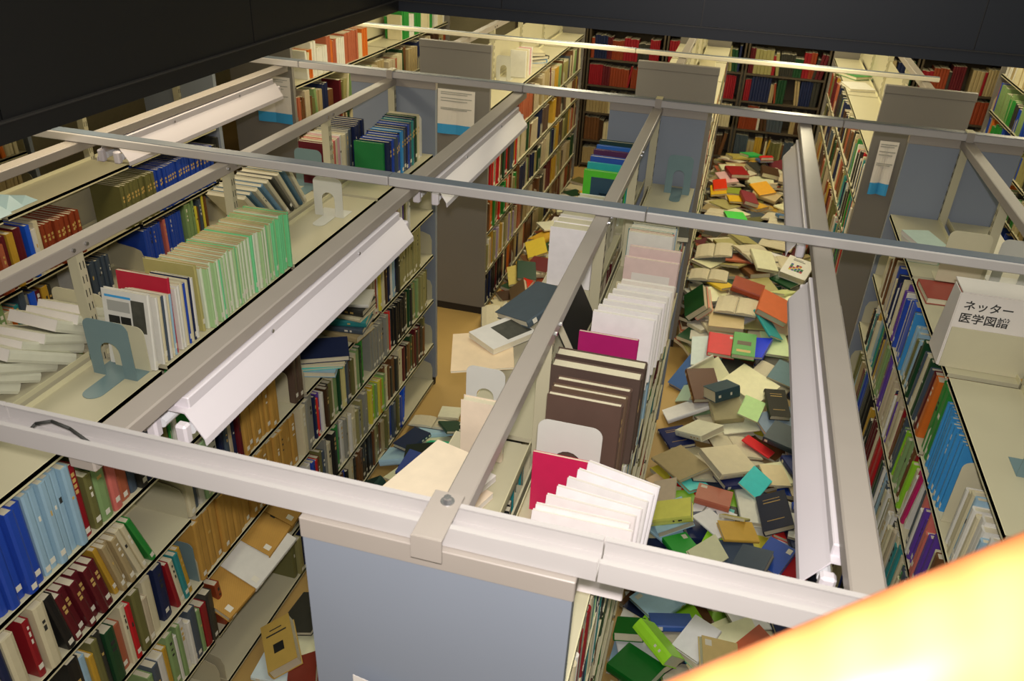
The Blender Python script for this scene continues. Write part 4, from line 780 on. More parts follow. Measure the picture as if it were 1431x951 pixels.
[-0.8452,2.6391,0.086,0.9749,-0.0746,0.0701,0.1976,0.3,0.3,0.025,'o',None,''],[-0.771,1.9621,0.0604,0.9601,0.0811,-0.1537,0.219,0.15,0.24,0.025,'b',None,''],[-0.4706,1.8772,0.0928,0.9898,-0.0757,0.0469,-0.111,0.3,0.26,0.025,'o',None,''],
[-0.4836,1.3991,0.0291,0.98,0.0331,0.026,-0.1945,0.3,0.26,0.025,'o',None,''],[-1.0511,2.8682,0.0667,0.6948,-0.1096,0.1084,0.7025,0.18,0.3,0.03,'b',None,''],[-0.9316,1.337,0.0549,0.7637,0.0253,0.0586,0.6424,0.18,0.3,0.02,'b',None,''],
[-0.8537,1.6142,0.0946,0.4556,-0.0224,-0.0436,0.8888,0.18,0.3,0.02,'b',None,''],[-1.2243,2.6602,0.0665,0.7136,0.045,-0.1682,-0.6786,0.19,0.21,0.04,'b',None,''],[-0.8378,2.3046,0.1361,0.9792,-0.0781,-0.0387,0.1831,0.18,0.26,0.012,'b',None,''],
[-0.6158,2.703,0.0631,0.8785,-0.1727,0.056,-0.4419,0.3,0.21,0.025,'o',None,''],[-0.8005,2.8945,0.059,0.3033,-0.1817,-0.1073,-0.9292,0.19,0.21,0.025,'b',None,''],[-0.794,1.3493,0.0577,0.2573,0.0543,0.0335,0.9642,0.18,0.21,0.02,'b',None,''],
[-0.805,2.5676,0.1325,0.4856,-0.0895,-0.0496,-0.8682,0.19,0.26,0.05,'b',None,''],[-1.1844,1.3697,0.0581,0.0089,0.149,-0.0589,-0.987,0.21,0.3,0.02,'b',None,''],[-0.9245,1.0832,0.0333,0.7177,0.1065,0.1126,-0.6789,0.18,0.24,0.012,'b',None,''],
[-0.8185,0.7124,0.01,0.5678,0,0,-0.8232,0.19,0.21,0.02,'b',None,''],[-0.7779,3.1981,0.006,0,0.9938,0.1112,0,0.18,0.26,0.012,'b',None,''],[-0.8725,1.9744,0.0751,0.8234,0.0224,-0.1723,0.5402,0.19,0.3,0.05,'b',None,''],
[-0.4617,1.3341,0.056,0.7318,0.0145,0.0395,-0.6802,0.19,0.24,0.04,'b',None,''],[-0.4647,2.7446,0.0614,0.9151,-0.1346,0.0553,-0.376,0.19,0.26,0.05,'b',None,''],[-1.1156,2.991,0.0584,0.9164,-0.1461,-0.0605,-0.3677,0.19,0.21,0.03,'b',None,''],
[-0.979,2.662,0.143,0.5861,-0.1744,0.0828,0.7869,0.15,0.21,0.012,'b',None,''],[-0.9568,1.5993,0.1107,0.5805,-0.0158,-0.0464,0.8128,0.18,0.3,0.03,'b',None,''],[-0.4906,0.8026,0.0326,0.3808,-0.0153,0.0311,-0.924,0.18,0.21,0.05,'b',None,''],
[-1.0091,1.8816,0.0894,0.9813,-0.0025,-0.157,0.1109,0.21,0.3,0.03,'b',None,''],[-1.1993,2.0729,0.0466,0.0207,0.2224,0.0047,-0.9747,0.19,0.3,0.012,'b',None,''],[-1.0875,1.5265,0.1171,0.0077,-0.0396,-0.0289,0.9988,0.15,0.3,0.012,'b',None,''],
[-0.4169,2.7934,0.08,0.9893,-0.1046,0.1012,-0.0107,0.3,0.26,0.025,'o',None,''],[-1,2.7037,0.1411,0.6791,-0.1833,0.0606,0.7082,0.18,0.24,0.02,'b',None,''],[-0.6531,6.9011,0.1179,0.0001,0.0011,0.0019,1,0.21,0.26,0.025,'b',None,''],
[-0.6586,5.4825,0.1104,0.9548,0.0004,0.003,-0.2971,0.18,0.21,0.012,'b',None,''],[-0.9466,7.0347,0.1127,0.9151,0.0135,0.0104,-0.4029,0.21,0.21,0.02,'b',None,''],[-0.5135,4.7523,0.1293,0.4225,0,-0,0.9064,0.21,0.26,0.05,'b',None,''],
[-0.6481,5.0039,0.1229,0.4373,-0.0021,-0.0048,-0.8993,0.18,0.24,0.04,'b',None,''],[-1.086,6.6584,0.1146,0.3465,-0,-0,-0.938,0.18,0.24,0.02,'b',None,''],[-0.9642,6.3606,0.1181,0.2442,-0.0068,-0.0006,0.9697,0.21,0.24,0.025,'b',None,''],
[-0.508,5.6376,0.1171,0.8136,-0.0432,-0.0024,-0.5798,0.18,0.21,0.02,'b',None,''],[-1.0351,5.4536,0.1173,0.8526,-0.0006,-0.001,-0.5226,0.15,0.3,0.025,'b',None,''],[-0.4604,4.993,0.1556,0.6226,-0.0725,-0.0202,-0.7789,0.3,0.26,0.025,'o',None,''],
[-0.876,4.9231,0.1127,0.8619,0.0028,-0.0013,0.5071,0.18,0.26,0.02,'b',None,''],[-1.1121,7.3507,0.1078,0.5331,-0.0028,0.002,0.8461,0.21,0.3,0.012,'b',None,''],[-0.9652,6.0762,0.1185,0.9991,0.0131,0.0103,-0.0394,0.3,0.26,0.025,'o',None,''],
[-1.0243,6.0236,0.1367,0.5484,-0.0008,0.0167,-0.8361,0.18,0.21,0.012,'b',None,''],[-0.4939,5.2702,0.1181,0.5871,-0.011,0.0294,-0.8089,0.3,0.3,0.025,'o',None,''],[-0.4068,5.7152,0.1219,0.9513,-0.126,0.2811,-0.0116,0.3,0.26,0.025,'o',None,''],
[-0.345,5.8192,0.0739,0.015,-0.2846,-0.1181,-0.9512,0.15,0.24,0.012,'b',None,''],[-0.6487,5.2621,0.1533,0.9971,0.0084,0.0243,0.0719,0.3,0.21,0.025,'o',None,''],[-1.0301,7.4357,0.1297,0.3304,0.0307,0.0354,0.9427,0.3,0.24,0.025,'o',None,''],
[-0.5534,6.9693,0.1463,0.7184,0.0697,0.0755,0.688,0.15,0.3,0.03,'b',None,''],[-0.4708,4.6887,0.1693,0.0428,0,-0,0.9991,0.18,0.26,0.03,'b',None,''],[-0.9688,7.5867,0.1399,0.9715,-0.039,0.0764,0.2208,0.21,0.26,0.025,'b',None,''],
[-0.6808,6.1754,0.1155,0.694,-0.0017,0.0022,-0.7199,0.18,0.24,0.02,'b',None,''],[-0.7542,6.4539,0.1341,0.4519,0.045,0.0623,0.8887,0.3,0.24,0.025,'o',None,''],[-0.8657,4.6987,0.1261,0.8614,0.045,0.0436,-0.5041,0.21,0.21,0.025,'b',None,''],
[-0.6296,4.6963,0.183,0.2324,-0.0994,-0.015,0.9674,0.3,0.21,0.025,'o',None,''],[-0.381,5.1538,0.1475,0.9922,-0.0651,0.0377,-0.0996,0.18,0.26,0.012,'b',None,''],[-0.905,5.0582,0.1466,0.9589,-0.0737,0.019,-0.2732,0.15,0.24,0.05,'b',None,''],
[-1.1621,6.2441,0.1432,0.9753,-0.0168,-0.114,-0.1886,0.21,0.3,0.04,'b',None,''],[-1.0942,6.6376,0.142,0.0005,-0.0059,0.0069,1,0.21,0.3,0.03,'b',None,''],[-0.879,5.9824,0.1466,0.2972,-0.0454,0.0504,-0.9524,0.3,0.3,0.025,'o',None,''],
[-0.709,7.3515,0.1289,0.558,0.0325,0.0432,0.8281,0.3,0.26,0.025,'o',None,''],[-0.6085,7.5736,0.1256,0.8226,-0.0535,0.0786,0.5606,0.18,0.3,0.012,'b',None,''],[-0.3777,6.8269,0.1255,0.9141,0.0277,0.4043,0.0123,0.3,0.21,0.025,'o',None,''],
[-1.1508,7.1179,0.1347,0.1285,0.0763,0.0146,-0.9887,0.19,0.26,0.03,'b',None,''],[-0.481,5.0819,0.1774,0.1792,0.0323,0.0679,0.9809,0.18,0.21,0.012,'b',None,''],[-0.5249,7.1663,0.1526,0.8385,-0.1087,0.0552,-0.5312,0.3,0.21,0.025,'o',None,''],
[-1.062,5.4808,0.1422,0.95,-0.0012,-0.0002,0.3121,0.3,0.26,0.025,'o',None,''],[-1.0472,5.5503,0.1606,0.999,-0.0011,-0.0006,-0.0436,0.21,0.3,0.012,'b',None,''],[0.8225,2.3589,0.1472,0.8042,0.0981,0.1317,-0.5712,0.14,0.2,0.03,'b','3a4656',''],
[1.0434,3.6701,0.1675,0.8681,0.0853,0.0621,-0.485,0.193,0.272,0.03,'b','66788a',''],[1.0335,3.1713,0.1003,0.1238,-0.0002,-0.0009,-0.9923,0.147,0.2,0.012,'b','d8b890',''],[0.8926,2.8429,0.0823,0.074,-0.0013,-0.0288,-0.9968,0.14,0.32,0.03,'b','c4c4b8',''],
[0.7874,3.0271,0.11,0.8782,-0.0612,0.0214,-0.4739,0.14,0.2,0.03,'b','182050',''],[0.4612,3.0799,0.1175,0.3533,0.0852,-0.0302,-0.9311,0.228,0.293,0.02,'b','9a8c66',''],[0.4115,3.4564,0.039,0.2113,0.0746,-0.0483,-0.9734,0.176,0.249,0.025,'b','1a2350','gold'],
[0.398,2.7848,0.1028,0.0245,0.217,0.0055,-0.9759,0.14,0.247,0.012,'b','b8aa92',''],[0.6874,2.4943,0.1986,0.4176,-0.0335,-0.0022,-0.908,0.14,0.2,0.01,'b','d8dcc8',''],[1.193,2.8773,0.1258,0.0595,0.0183,0.2932,0.954,0.14,0.2,0.03,'b','1c4cc0',''],
[1.1704,2.6506,0.1633,0.999,-0.0126,0.0068,-0.0425,0.148,0.217,0.015,'b','d0d0bc',''],[0.4378,2.5187,0.189,0.7182,0.1838,-0.0815,-0.6661,0.14,0.266,0.05,'b','d0cc60',''],[0.9304,3.4459,0.099,0.5542,-0.186,0.013,-0.8112,0.14,0.2,0.012,'b','d02c30',''],
[0.7973,3.6407,0.1071,0.8175,0.0611,-0.0247,-0.5721,0.166,0.24,0.012,'b','d8ccb0',''],[0.4453,3.7512,0.0776,0.8102,0.1189,-0.152,-0.5535,0.152,0.305,0.03,'b','d4dccc',''],[0.3501,1.6854,0.1382,0.0205,0.0877,-0.2202,-0.9713,0.14,0.2,0.04,'b','0c5c14',''],
[0.4099,1.4189,0.1985,0.5129,0.0215,-0.0375,-0.8573,0.168,0.2,0.05,'b','0c5418',''],[0.9194,1.6999,0.1816,0.9024,0.2207,-0.0262,-0.3691,0.14,0.2,0.03,'b','a04820',''],[1.2056,2.396,0.1007,0.7573,0.0774,0.0912,-0.642,0.14,0.2,0.04,'b','141c30','label'],
[0.5358,1.7543,0.1726,0.7641,-0.1077,-0.1764,-0.6111,0.14,0.2,0.03,'b','2c4c8c',''],[0.9614,2.1409,0.14,0.8132,-0.0739,-0.0039,-0.5773,0.14,0.2,0.04,'b','1c50c4',''],[1.2452,2.1525,0.0868,0.0805,-0.0034,0.0113,-0.9967,0.142,0.2,0.045,'b','6c0810',''],
[0.3969,2.0753,0.1429,0.8503,0.0304,-0.2898,-0.4383,0.14,0.2,0.04,'b','5c3a20',''],[0.4302,3.9257,0.1036,0.3736,0.4499,-0.1548,-0.7963,0.14,0.2,0.012,'b','a8d0b8',''],[0.8432,3.9638,0.2463,0.4395,0.0945,0.0932,-0.8884,0.24,0.315,0.012,'b','dcc4a0',''],
[0.5002,4.1323,0.2198,0.6428,-0.057,-0.524,-0.5558,0.183,0.203,0.012,'b','e0ccb8',''],[0.9967,4.4585,0.3186,0.0725,-0.0257,0.0147,-0.9969,0.187,0.32,0.02,'b','b4d09c',''],[0.4184,4.2224,0.1063,0.9158,0.281,-0.0842,-0.2745,0.14,0.32,0.04,'b','1c4c84',''],
[0.6918,4.8038,0.416,0.0399,-0.0274,-0.003,0.9988,0.32,0.28,0.03,'o','c8bc98',''],[0.5527,5.1585,0.4099,0.3137,0.025,-0.0614,-0.9472,0.14,0.2,0.02,'b','e0a82c',''],[0.4555,5.7529,0.4568,0.0054,-0.1043,-0.0101,0.9945,0.32,0.28,0.03,'o','c8c0a0',''],
[0.7954,5.7356,0.4959,0.8929,-0.0181,0.0609,-0.4458,0.32,0.28,0.03,'o','ccc4a8',''],[1.1405,5.5448,0.4743,0.1496,0.0394,-0.125,0.98,0.22,0.26,0.055,'b','dcd4c0','mosaic'],[1.044,5.1436,0.4313,0.9436,-0.1167,-0.0934,-0.2955,0.14,0.2,0.02,'b','b8c084',''],
[0.5812,8.757,0.4479,0.8357,-0.0451,-0.0293,-0.5465,0.221,0.281,0.03,'b','9c9048',''],[0.4635,7.7355,0.4958,0.1724,0.066,0.0307,-0.9823,0.167,0.32,0.02,'b','e0a0a0',''],[0.5584,7.8404,0.5398,0.1567,-0.0047,0.0181,-0.9875,0.198,0.267,0.04,'b','881818',''],
[0.553,7.417,0.4558,0.0641,0.0012,-0.0085,-0.9979,0.174,0.2,0.03,'b','7c8c30',''],[0.5958,7.1945,0.455,0.0887,0.0033,-0.0064,-0.996,0.174,0.202,0.02,'b','e0a020',''],[0.8421,7.4921,0.5016,0.2585,0.0302,0.1153,-0.9586,0.192,0.227,0.02,'b','e09018',''],
[0.6007,6.6795,0.4607,0.8284,0.0075,0.0977,-0.5515,0.14,0.2,0.02,'b','3cb83c',''],[1.051,6.7541,0.4935,0.035,-0.028,-0.1293,-0.9906,0.14,0.216,0.03,'b','3c6c9c',''],[-1.049,2.1605,0.1156,0.693,0.0384,-0.034,-0.7191,0.15,0.2,0.03,'b','8c3c20',''],
[-1.1836,2.7587,0.1262,0.9737,0.0314,-0.09,-0.2071,0.142,0.2,0.03,'b','283044',''],[-1.1455,3.0646,0.0605,0.9846,-0.1578,0.0102,0.0749,0.32,0.22,0.02,'o','d8ccb0',''],[-1.1703,1.062,0.015,0.7325,-0,-0,-0.6808,0.14,0.205,0.03,'b','b8dcc4',''],
[-1.1206,6.4921,0.174,0.8807,-0.0138,-0.0281,-0.4726,0.24,0.32,0.02,'b','d8d0b4',''],[-1.1737,5.922,0.1523,0.1649,0.1704,0.0638,-0.9694,0.194,0.32,0.02,'b','d8b040',''],[-1.0727,4.9033,0.1747,0.1435,0.3584,0.0755,-0.9194,0.163,0.271,0.04,'b','5c4c38',''],
[-1.0569,5.0201,0.185,0.3534,0.3751,-0.0113,-0.8569,0.14,0.2,0.02,'b','d03020',''],[-1.2038,5.2851,0.1434,0.1603,0.1216,0.0594,-0.9777,0.14,0.32,0.02,'b','b8a860',''],[0.5508,3.4679,0.1219,0.3987,0.109,-0.1656,-0.8954,0.21,0.242,0.04,'b','c8c8b0',''],
[0.8179,2.4599,0.2052,0.8196,-0.0259,0.0594,-0.5693,0.14,0.2,0.02,'b','b89440',''],[1.1818,3.2518,0.1141,0.1978,-0.0002,-0.0009,-0.9802,0.14,0.27,0.04,'b','1a2858',''],[0.7427,3.1349,0.1603,0.9001,-0.0498,0.0895,-0.4234,0.24,0.289,0.045,'b','c9bd9f',''],
[0.5435,2.3024,0.1485,0.2737,0.052,-0.063,-0.9583,0.142,0.209,0.035,'b','1c8a2e','label'],[1.0201,2.7467,0.1587,0.072,0.2364,-0.0121,-0.9689,0.173,0.32,0.035,'b','1c2235','gold'],[1.1038,3.4825,0.1758,0.5511,0.0714,0.0588,-0.8293,0.188,0.265,0.045,'b','2c3a40',''],
[0.7044,3.6951,0.1682,0.7973,0.1722,0.1309,-0.5635,0.177,0.2,0.06,'b','8c8462',''],[0.6575,1.6502,0.2195,0.9682,0.1,-0.0135,-0.229,0.14,0.2,0.02,'b','d8d8c8',''],[1.1268,2.3424,0.1323,0.3159,0.0568,-0.1047,0.9413,0.14,0.2,0.04,'b','9c1420',''],
[0.4885,1.554,0.2396,0.3763,-0.351,-0.1122,-0.8501,0.14,0.221,0.06,'b','8cc42c',''],[0.356,1.1894,0.0844,0.0148,-0.999,-0.0329,-0.025,0.14,0.2,0.04,'b','2c7c2c',''],[1.0742,4.0823,0.3027,0.1864,0.0179,-0.1244,0.9744,0.199,0.209,0.015,'b','4c6870',''],
[0.5303,3.8818,0.2171,0.1779,-0.0252,0.1752,-0.968,0.203,0.264,0.045,'b','4c2c18',''],[0.4781,4.3495,0.2262,0.0263,0.1095,0.1567,-0.9812,0.14,0.286,0.012,'b','b8c8c4',''],[0.8429,4.3445,0.3226,0.1321,-0.1448,-0.0352,0.98,0.203,0.271,0.02,'b','2038c8',''],
[0.431,4.8401,0.3747,0.0506,0.3876,0.0608,-0.9184,0.148,0.32,0.04,'b','c48878',''],[0.761,5.1099,0.441,0.6664,-0.0705,0.0461,-0.7408,0.235,0.247,0.045,'b','8c3c24',''],[0.4434,5.321,0.4091,0.0143,-0.0439,0.0501,0.9977,0.32,0.28,0.03,'o','c8c0a4',''],
[0.8688,5.5576,0.5068,0.1765,-0.1168,0.1395,-0.9673,0.194,0.243,0.03,'b','d0c8a8',''],[0.6996,8.8015,0.4733,0.8968,-0.0487,-0.0232,-0.4392,0.181,0.2,0.03,'b','2ca04c',''],[0.3994,7.3741,0.4669,0.0418,0.1005,0.0001,-0.9941,0.162,0.32,0.02,'b','f0a020',''],
[0.7129,7.1786,0.4831,0.086,-0.1038,-0.0003,-0.9909,0.152,0.32,0.04,'b','7c3038',''],[-1.2219,2.1523,0.0843,0.5181,0.2642,-0.1826,-0.7927,0.14,0.2,0.03,'b','b8c4b4',''],[-0.9586,2.3028,0.1456,0.9882,-0.0626,-0.0567,-0.1276,0.14,0.2,0.03,'b','303a48',''],
[-0.9925,2.7345,0.1498,0.6449,-0.0474,-0.1842,-0.7402,0.14,0.2,0.012,'b','2cb080',''],[-1.0988,3.2422,0.032,0.9881,-0.1218,-0.0115,0.0932,0.141,0.203,0.015,'b','e0d0b0',''],[-0.9979,2.9938,0.1054,0.2897,-0.0444,-0.1516,-0.944,0.14,0.2,0.02,'b','1c4030',''],
[-1.1901,1.1334,0.093,0.3113,0.1735,0.0766,-0.9312,0.148,0.26,0.06,'b','c4a452','goldpic'],[-1.0304,1.0367,0.0665,0.2072,0.1574,0.0346,-0.9649,0.14,0.2,0.03,'b','6c2c20',''],[-1.1137,5.3173,0.184,0.1359,-0.0439,0.0305,-0.9893,0.169,0.32,0.03,'b','1c3c2c',''],
[-1.1257,4.5571,0.0839,0.1431,0.0046,0.2027,-0.9687,0.32,0.28,0.04,'o','b4ccc4',''],[0.8011,2.6098,0.1743,0.9415,-0.3159,-0.044,-0.109,0.14,0.2,0.015,'b','b8b060',''],[0.6721,2.2509,0.1887,0.8922,0.1556,0.2869,-0.3121,0.14,0.2,0.02,'b','d8cca0',''],
[0.9128,3.0186,0.1336,0.9578,0.0778,0.1836,-0.2071,0.14,0.2,0.012,'b','4cc4c0',''],[0.862,3.7083,0.2084,0.1078,0.0693,-0.1022,0.9865,0.14,0.2,0.012,'b','a4d488',''],[0.7631,1.5777,0.2113,0.7692,-0.0334,0.3064,-0.5598,0.163,0.2,0.03,'b','b09c68','label'],
[1.0114,2.3569,0.1755,0.2268,-0.0183,-0.0721,0.9711,0.153,0.209,0.035,'b','20418c','label'],[1.0217,3.7754,0.2349,0.1087,-0.0203,0.1289,-0.9855,0.14,0.241,0.04,'b','1c1c14','gold'],[0.6524,3.7669,0.2664,0.899,-0.0304,-0.1148,-0.4216,0.14,0.2,0.08,'b','2c4048',''],
[0.9265,4.5876,0.4031,0.263,-0.2537,0.0654,-0.9285,0.14,0.284,0.02,'b','2c8c90',''],[0.615,4.3324,0.3072,0.0046,-0.0019,-0.0064,-1,0.195,0.32,0.03,'b','b41420','label'],[0.3781,4.8205,0.3841,0.0393,0.3778,0.0654,-0.9228,0.185,0.32,0.05,'b','143c1c',''],
[0.85,8.5667,0.4944,0.076,0.055,-0.1081,-0.9897,0.154,0.303,0.03,'b','3c5ca0',''],[0.4055,7.4753,0.4936,0.0467,0.0998,0.0134,-0.9938,0.14,0.297,0.02,'b','d03010',''],[-0.9486,2.1083,0.1599,0.5383,-0.0673,0.0516,-0.8385,0.14,0.2,0.04,'b','1c6820',''],
[-1.0465,2.5767,0.1918,0.7903,0.068,-0.049,-0.607,0.14,0.202,0.04,'b','202820',''],[-1.2436,2.1707,0.124,0.9448,0.0138,-0.3209,-0.0651,0.14,0.274,0.06,'b','203830',''],[0.6806,2.8185,0.1172,0.6682,-0.0317,-0.0173,-0.7431,0.163,0.203,0.04,'b','a05a44','label'],
[0.8758,2.1968,0.194,0.1643,-0.1323,-0.0224,0.9772,0.171,0.32,0.04,'b','3c4854',''],[0.6419,2.0578,0.1705,0.659,-0.2716,0.1059,-0.6934,0.166,0.202,0.035,'b','6a4424','label'],[0.7698,4.3026,0.3492,0.0119,-0.0161,-0.0194,0.9996,0.163,0.32,0.035,'b','3c8438','box'],
[0.9548,4.7593,0.4697,0.0568,0.1581,-0.056,0.9842,0.24,0.315,0.045,'b','b4603c',''],[0.8643,8.549,0.531,0.0232,0.0607,-0.105,-0.9923,0.142,0.32,0.03,'b','c01c20',''],[-1.0024,2.429,0.2029,0.6304,0.1346,0.0977,-0.7583,0.175,0.235,0.03,'b','3c4a80','']]
def dist(o): return (Vector(o.matrix_basis.translation) - CAM).length
NEARP = ['cream', 'brown', 'white', 'tan', 'white', 'blue', 'pale green', 'charcoal', 'cream', 'yellow', 'beige', 'slate', 'peach', 'pale blue', 'cream', 'turquoise', 'scarlet', 'lime', 'navy']
MIDP = ['cream', 'cream', 'beige', 'white', 'tan', 'cream', 'khaki', 'beige', 'cream', 'brown', 'charcoal']
FARP = ['cream', 'tan', 'khaki', 'dark brown', 'charcoal', 'rust', 'dark green', 'mustard', 'cream', 'beige', 'maroon', 'slate', 'brown', 'olive', 'white', 'terracotta']
RF = random.Random(77)
recs = []
for (x, y, z, qw, qx, qy, qz, d, h_, t, kind, col, tg) in PILE:
    if z < .012 and col is None and y > 5: pass
    c = cname(col) if col else RF.choice(['charcoal', 'black', 'dark brown', 'navy', 'cream', 'maroon', 'slate'] if x < -.2 and y < 1.5 else NEARP if y < 3.6 else MIDP if y < 5.2 else FARP)
    qn = Quaternion((qw, qx, qy, qz)); flip = RF.random() < .5
    up = (qn @ Vector((0, 0, 1))).z
    big = math.dist((x, y), (.4, -1.1)) < 5.2
    if kind == 'o':
        if up < 0: qn = qn @ Quaternion((0, 1, 0), PI)
        o = open_book('open_book', d, h_, t, c if c not in ('cream', 'white') else 'slate', (x, y, z), quat=qn, parts=big)
    else:
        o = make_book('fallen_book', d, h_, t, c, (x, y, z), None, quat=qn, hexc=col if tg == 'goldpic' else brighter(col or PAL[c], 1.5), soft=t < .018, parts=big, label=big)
        sg = 1 if up > 0 else -1
        def patch(nm, x0, x1, y0, y1, m):
            b = MB(); zt = sg*t/2; b.box(x0, x1, y0, y1, min(zt, zt + sg*.0006), max(zt, zt + sg*.0006), m); b.build(nm, o)
        if tg == 'label' or (big and col is None and RF.random() < .15): patch('cover_label', -d*.42, -d*.42 + .026, -h_*.42, -h_*.42 + .036, LABELW)
        if tg == 'goldpic': patch('cover_picture', -.025, .025, .0, .05, BLK); patch('title_mark', -.05, .05, -.06, -.052, INK); patch('title_mark', -.03, .03, -.085, -.079, INK)
        if tg == 'gold':
            for k, (a, b) in enumerate([(.5, .53), (-.5, -.46), (-.66, -.635)]): patch('title_mark', -d*.28, d*.28, a*h_/2, b*h_/2, GOLD)
        if tg == 'box': patch('cover_picture', -d*.30, d*.30, -h_*.12, h_*.05, cover_mat('', '503c24')); patch('title_mark', -d*.3, d*.3, h_*.26, h_*.36, GOLD)
        if tg == 'mosaic':
            R8 = random.Random(2)
            for i in range(5):
                for j in range(5):
                    if R8.random() < .85: patch('colour_block', -.055 + i*.023, -.055 + i*.023 + .021, -.02 + j*.019 - .01, -.02 + j*.019 + .007, cover_mat(['yellow', 'green', 'red', 'blue', 'navy'][(i*2 + j*3) % 5]))
            patch('title_mark', -.04, .06, -.085, -.078, INK); patch('title_mark', -.02, .06, -.10, -.095, INK)
        if not tg and big and col is None and c in ('cream', 'white', 'beige') and RF.random() < .6: patch('cover_title', -d*.3, d*.3, h_*.2, h_*.24, GREYINK)
    recs.append((o, c, kind, t, x, y, z))
def zone(x, y):
    if x < -.2:
        return ('left aisle, near end' if y < 1.7 else 'left aisle, second stretch') if y < 3.7 else ('left aisle, where far racks begin' if y < 5.4 else 'left aisle, far stretch')
    side = 'rack side' if x < .58 else 'lamp side' if x > .98 else 'middle'
    z_ = 'near end' if y < 1.6 else 'second stretch' if y < 2.6 else 'third stretch' if y < 3.6 else 'halfway along' if y < 4.9 else 'far stretch' if y < 6.6 else 'very far end'
    return f"right aisle {side}, {z_}"
for i, (o, c, kind, t, x, y, z) in enumerate(recs):
    near = sorted(((x - r[4])**2 + (y - r[5])**2, r[1]) for j, r in enumerate(recs) if j != i)[:2]
    n1, n2 = near[0][1], near[1][1]
    nb = f"near {n1} and {n2}" if n1 != n2 else f"near two {n1}"
    what = ('open ' + c + ' book') if kind == 'o' else (('thin ' if t < .018 else 'thick ' if t > .038 else '') + c + ' book')
    tag(o, f"{what} {nb}, {zone(x, y)}", 'book', 'books thrown on the floor of the left aisle' if x < -.2 else 'books thrown on the floor of the right aisle')
q = MB(); RM = random.Random(9)
for (x, y, z, (d, hh, t), yaw, r_) in mound_boxes():
    M = Matrix.Translation((x, y, z)) @ Matrix.Rotation(yaw, 4, 'Z')
    c = RM.choice(FARP if y > 4.5 else NEARP)
    cover_mb(d, hh, t, cover_mat(c), True, q, M); pages_mb(d, hh, t, PAPER, True, q, M)
tag(q.build('buried_books'), 'deep layer of buried books filling the heap beneath the loose ones, right aisle', 'books', kind='stuff')

# ------------------------------------------------------------------ books too small or too many to single out
QS = MB(); RS = random.Random(21)
def far_row(axis, s, face, z, a, b, pal, tr=(.018, .04), gaps=.06, hr=(.20, .285), dr=(.15, .21)):
    u = a
    while u < b - .04:
        if RS.random() < gaps: u += RS.uniform(.05, .16); continue
        c = RS.choice(pal); n = RS.choice([1, 1, 2, 3, 5, 7]); hh = RS.uniform(*hr); t = RS.uniform(*tr); d = RS.uniform(*dr)
        ln = RS.choice([0, 0, 0, 0, .12, -.15]) if n < 3 else 0
        for _ in range(n):
            if u + t > b: break
            h1 = hh + RS.uniform(-.006, .006); f = face - s*(.008 + RS.uniform(0, .012))
            if axis == 'x': # spines face +-x, running along y
                R3 = Matrix.Translation((f - s*d/2, u + t/2, z + h1/2 + .002)) @ Matrix.Rotation(0 if s > 0 else PI, 4, 'Z') @ Matrix.Rotation(PI/2 + ln, 4, 'X')
            else:
                R3 = Matrix.Translation((u + t/2, f - s*d/2, z + h1/2 + .002)) @ Matrix.Rotation(s*PI/2, 4, 'Z') @ Matrix.Rotation(PI/2 + ln, 4, 'X')
            cover_mb(d, h1, t, cover_mat(c), True, QS, R3); pages_mb(d, h1, t, PAPER, True, QS, R3); u += t + .001 + abs(math.sin(ln))*.02
WARMP = ['cream', 'tan', 'khaki', 'mustard', 'brown', 'rust', 'dark green', 'olive', 'charcoal', 'cream', 'beige', 'maroon', 'sage', 'terracotta', 'slate', 'navy', 'tan', 'dark brown', 'beige', 'brown', 'umber']
for z in LEV[1:]:
    far_row('x', 1, -1.6 + HW, z, 5.72, 8.36, WARMP)
    far_row('x', 1, HW, z, 4.8 if z != 1.35 else 5.42, 8.36, WARMP + ['green', 'white'])
    far_row('x', -1, 3.2 - HW, z, 4.8, 8.36, ['orange', 'cream', 'sage', 'khaki', 'olive', 'green', 'charcoal', 'blue', 'tan'])
    far_row('x', -1, 3.2 - HW, z, 1.2, 3.5, ['cream', 'sage', 'khaki', 'olive', 'tan', 'brown'])
    far_row('x', -1, -HW, z, 4.8, 8.36, WARMP)
    if z > .3: far_row('x', 1, -3.2 + HW, z, 4.8, 8.36, WARMP)
    far_row('x', -1, -HW, z, .1, 3.5, MIX)
    far_row('x', -1, 1.6 - HW, z, 5.72, 8.36, WARMP)
for z in LEV[1:3]: far_row('x', 1, -4.7 + HW, z, 1.5, 3.5, ['orange', 'cream', 'tan', 'khaki', 'charcoal'])
far_row('x', 1, -4.7 + HW, 1.71, 1.5, 3.5, ['cream', 'tan', 'orange', 'white'])
far_row('x', 1, -3.2 + HW, 1.71, 5.0, 6.2, ['orange', 'cream', 'white', 'terracotta'])
far_row('x', 1, -3.2 + HW, 1.71, 7.0, 8.3, ['cream', 'green', 'white', 'cream'])
far_row('x', -1, 3.2 - HW, 1.71, 5.6, 8.3, ['cream', 'tan', 'white'])
for z in LEV[1:] + [1.71]:
    for k in range(6):
        x0 = -2.3 + .92*k
        far_row('y', -1, 9.0, z, x0 + .03, x0 + .87, ['maroon', 'crimson', 'rust'] if z in (1.04,) and k in (0, 1) else ['maroon', 'dark green', 'crimson', 'khaki', 'charcoal', 'rust', 'navy', 'tan', 'crimson'] if z > .9 else ['brown', 'rust', 'tan', 'khaki', 'cream', 'olive', 'dark brown', 'mustard', 'white', 'slate'], gaps=.04)
for z in (.71, .365, .06): far_row('x', -1, 1.6 - HW, z, 1.4, 3.4, MIX)
for z in (.71, .365, .06): far_row('x', 1, HW, z, .1, 3.5, MIX)
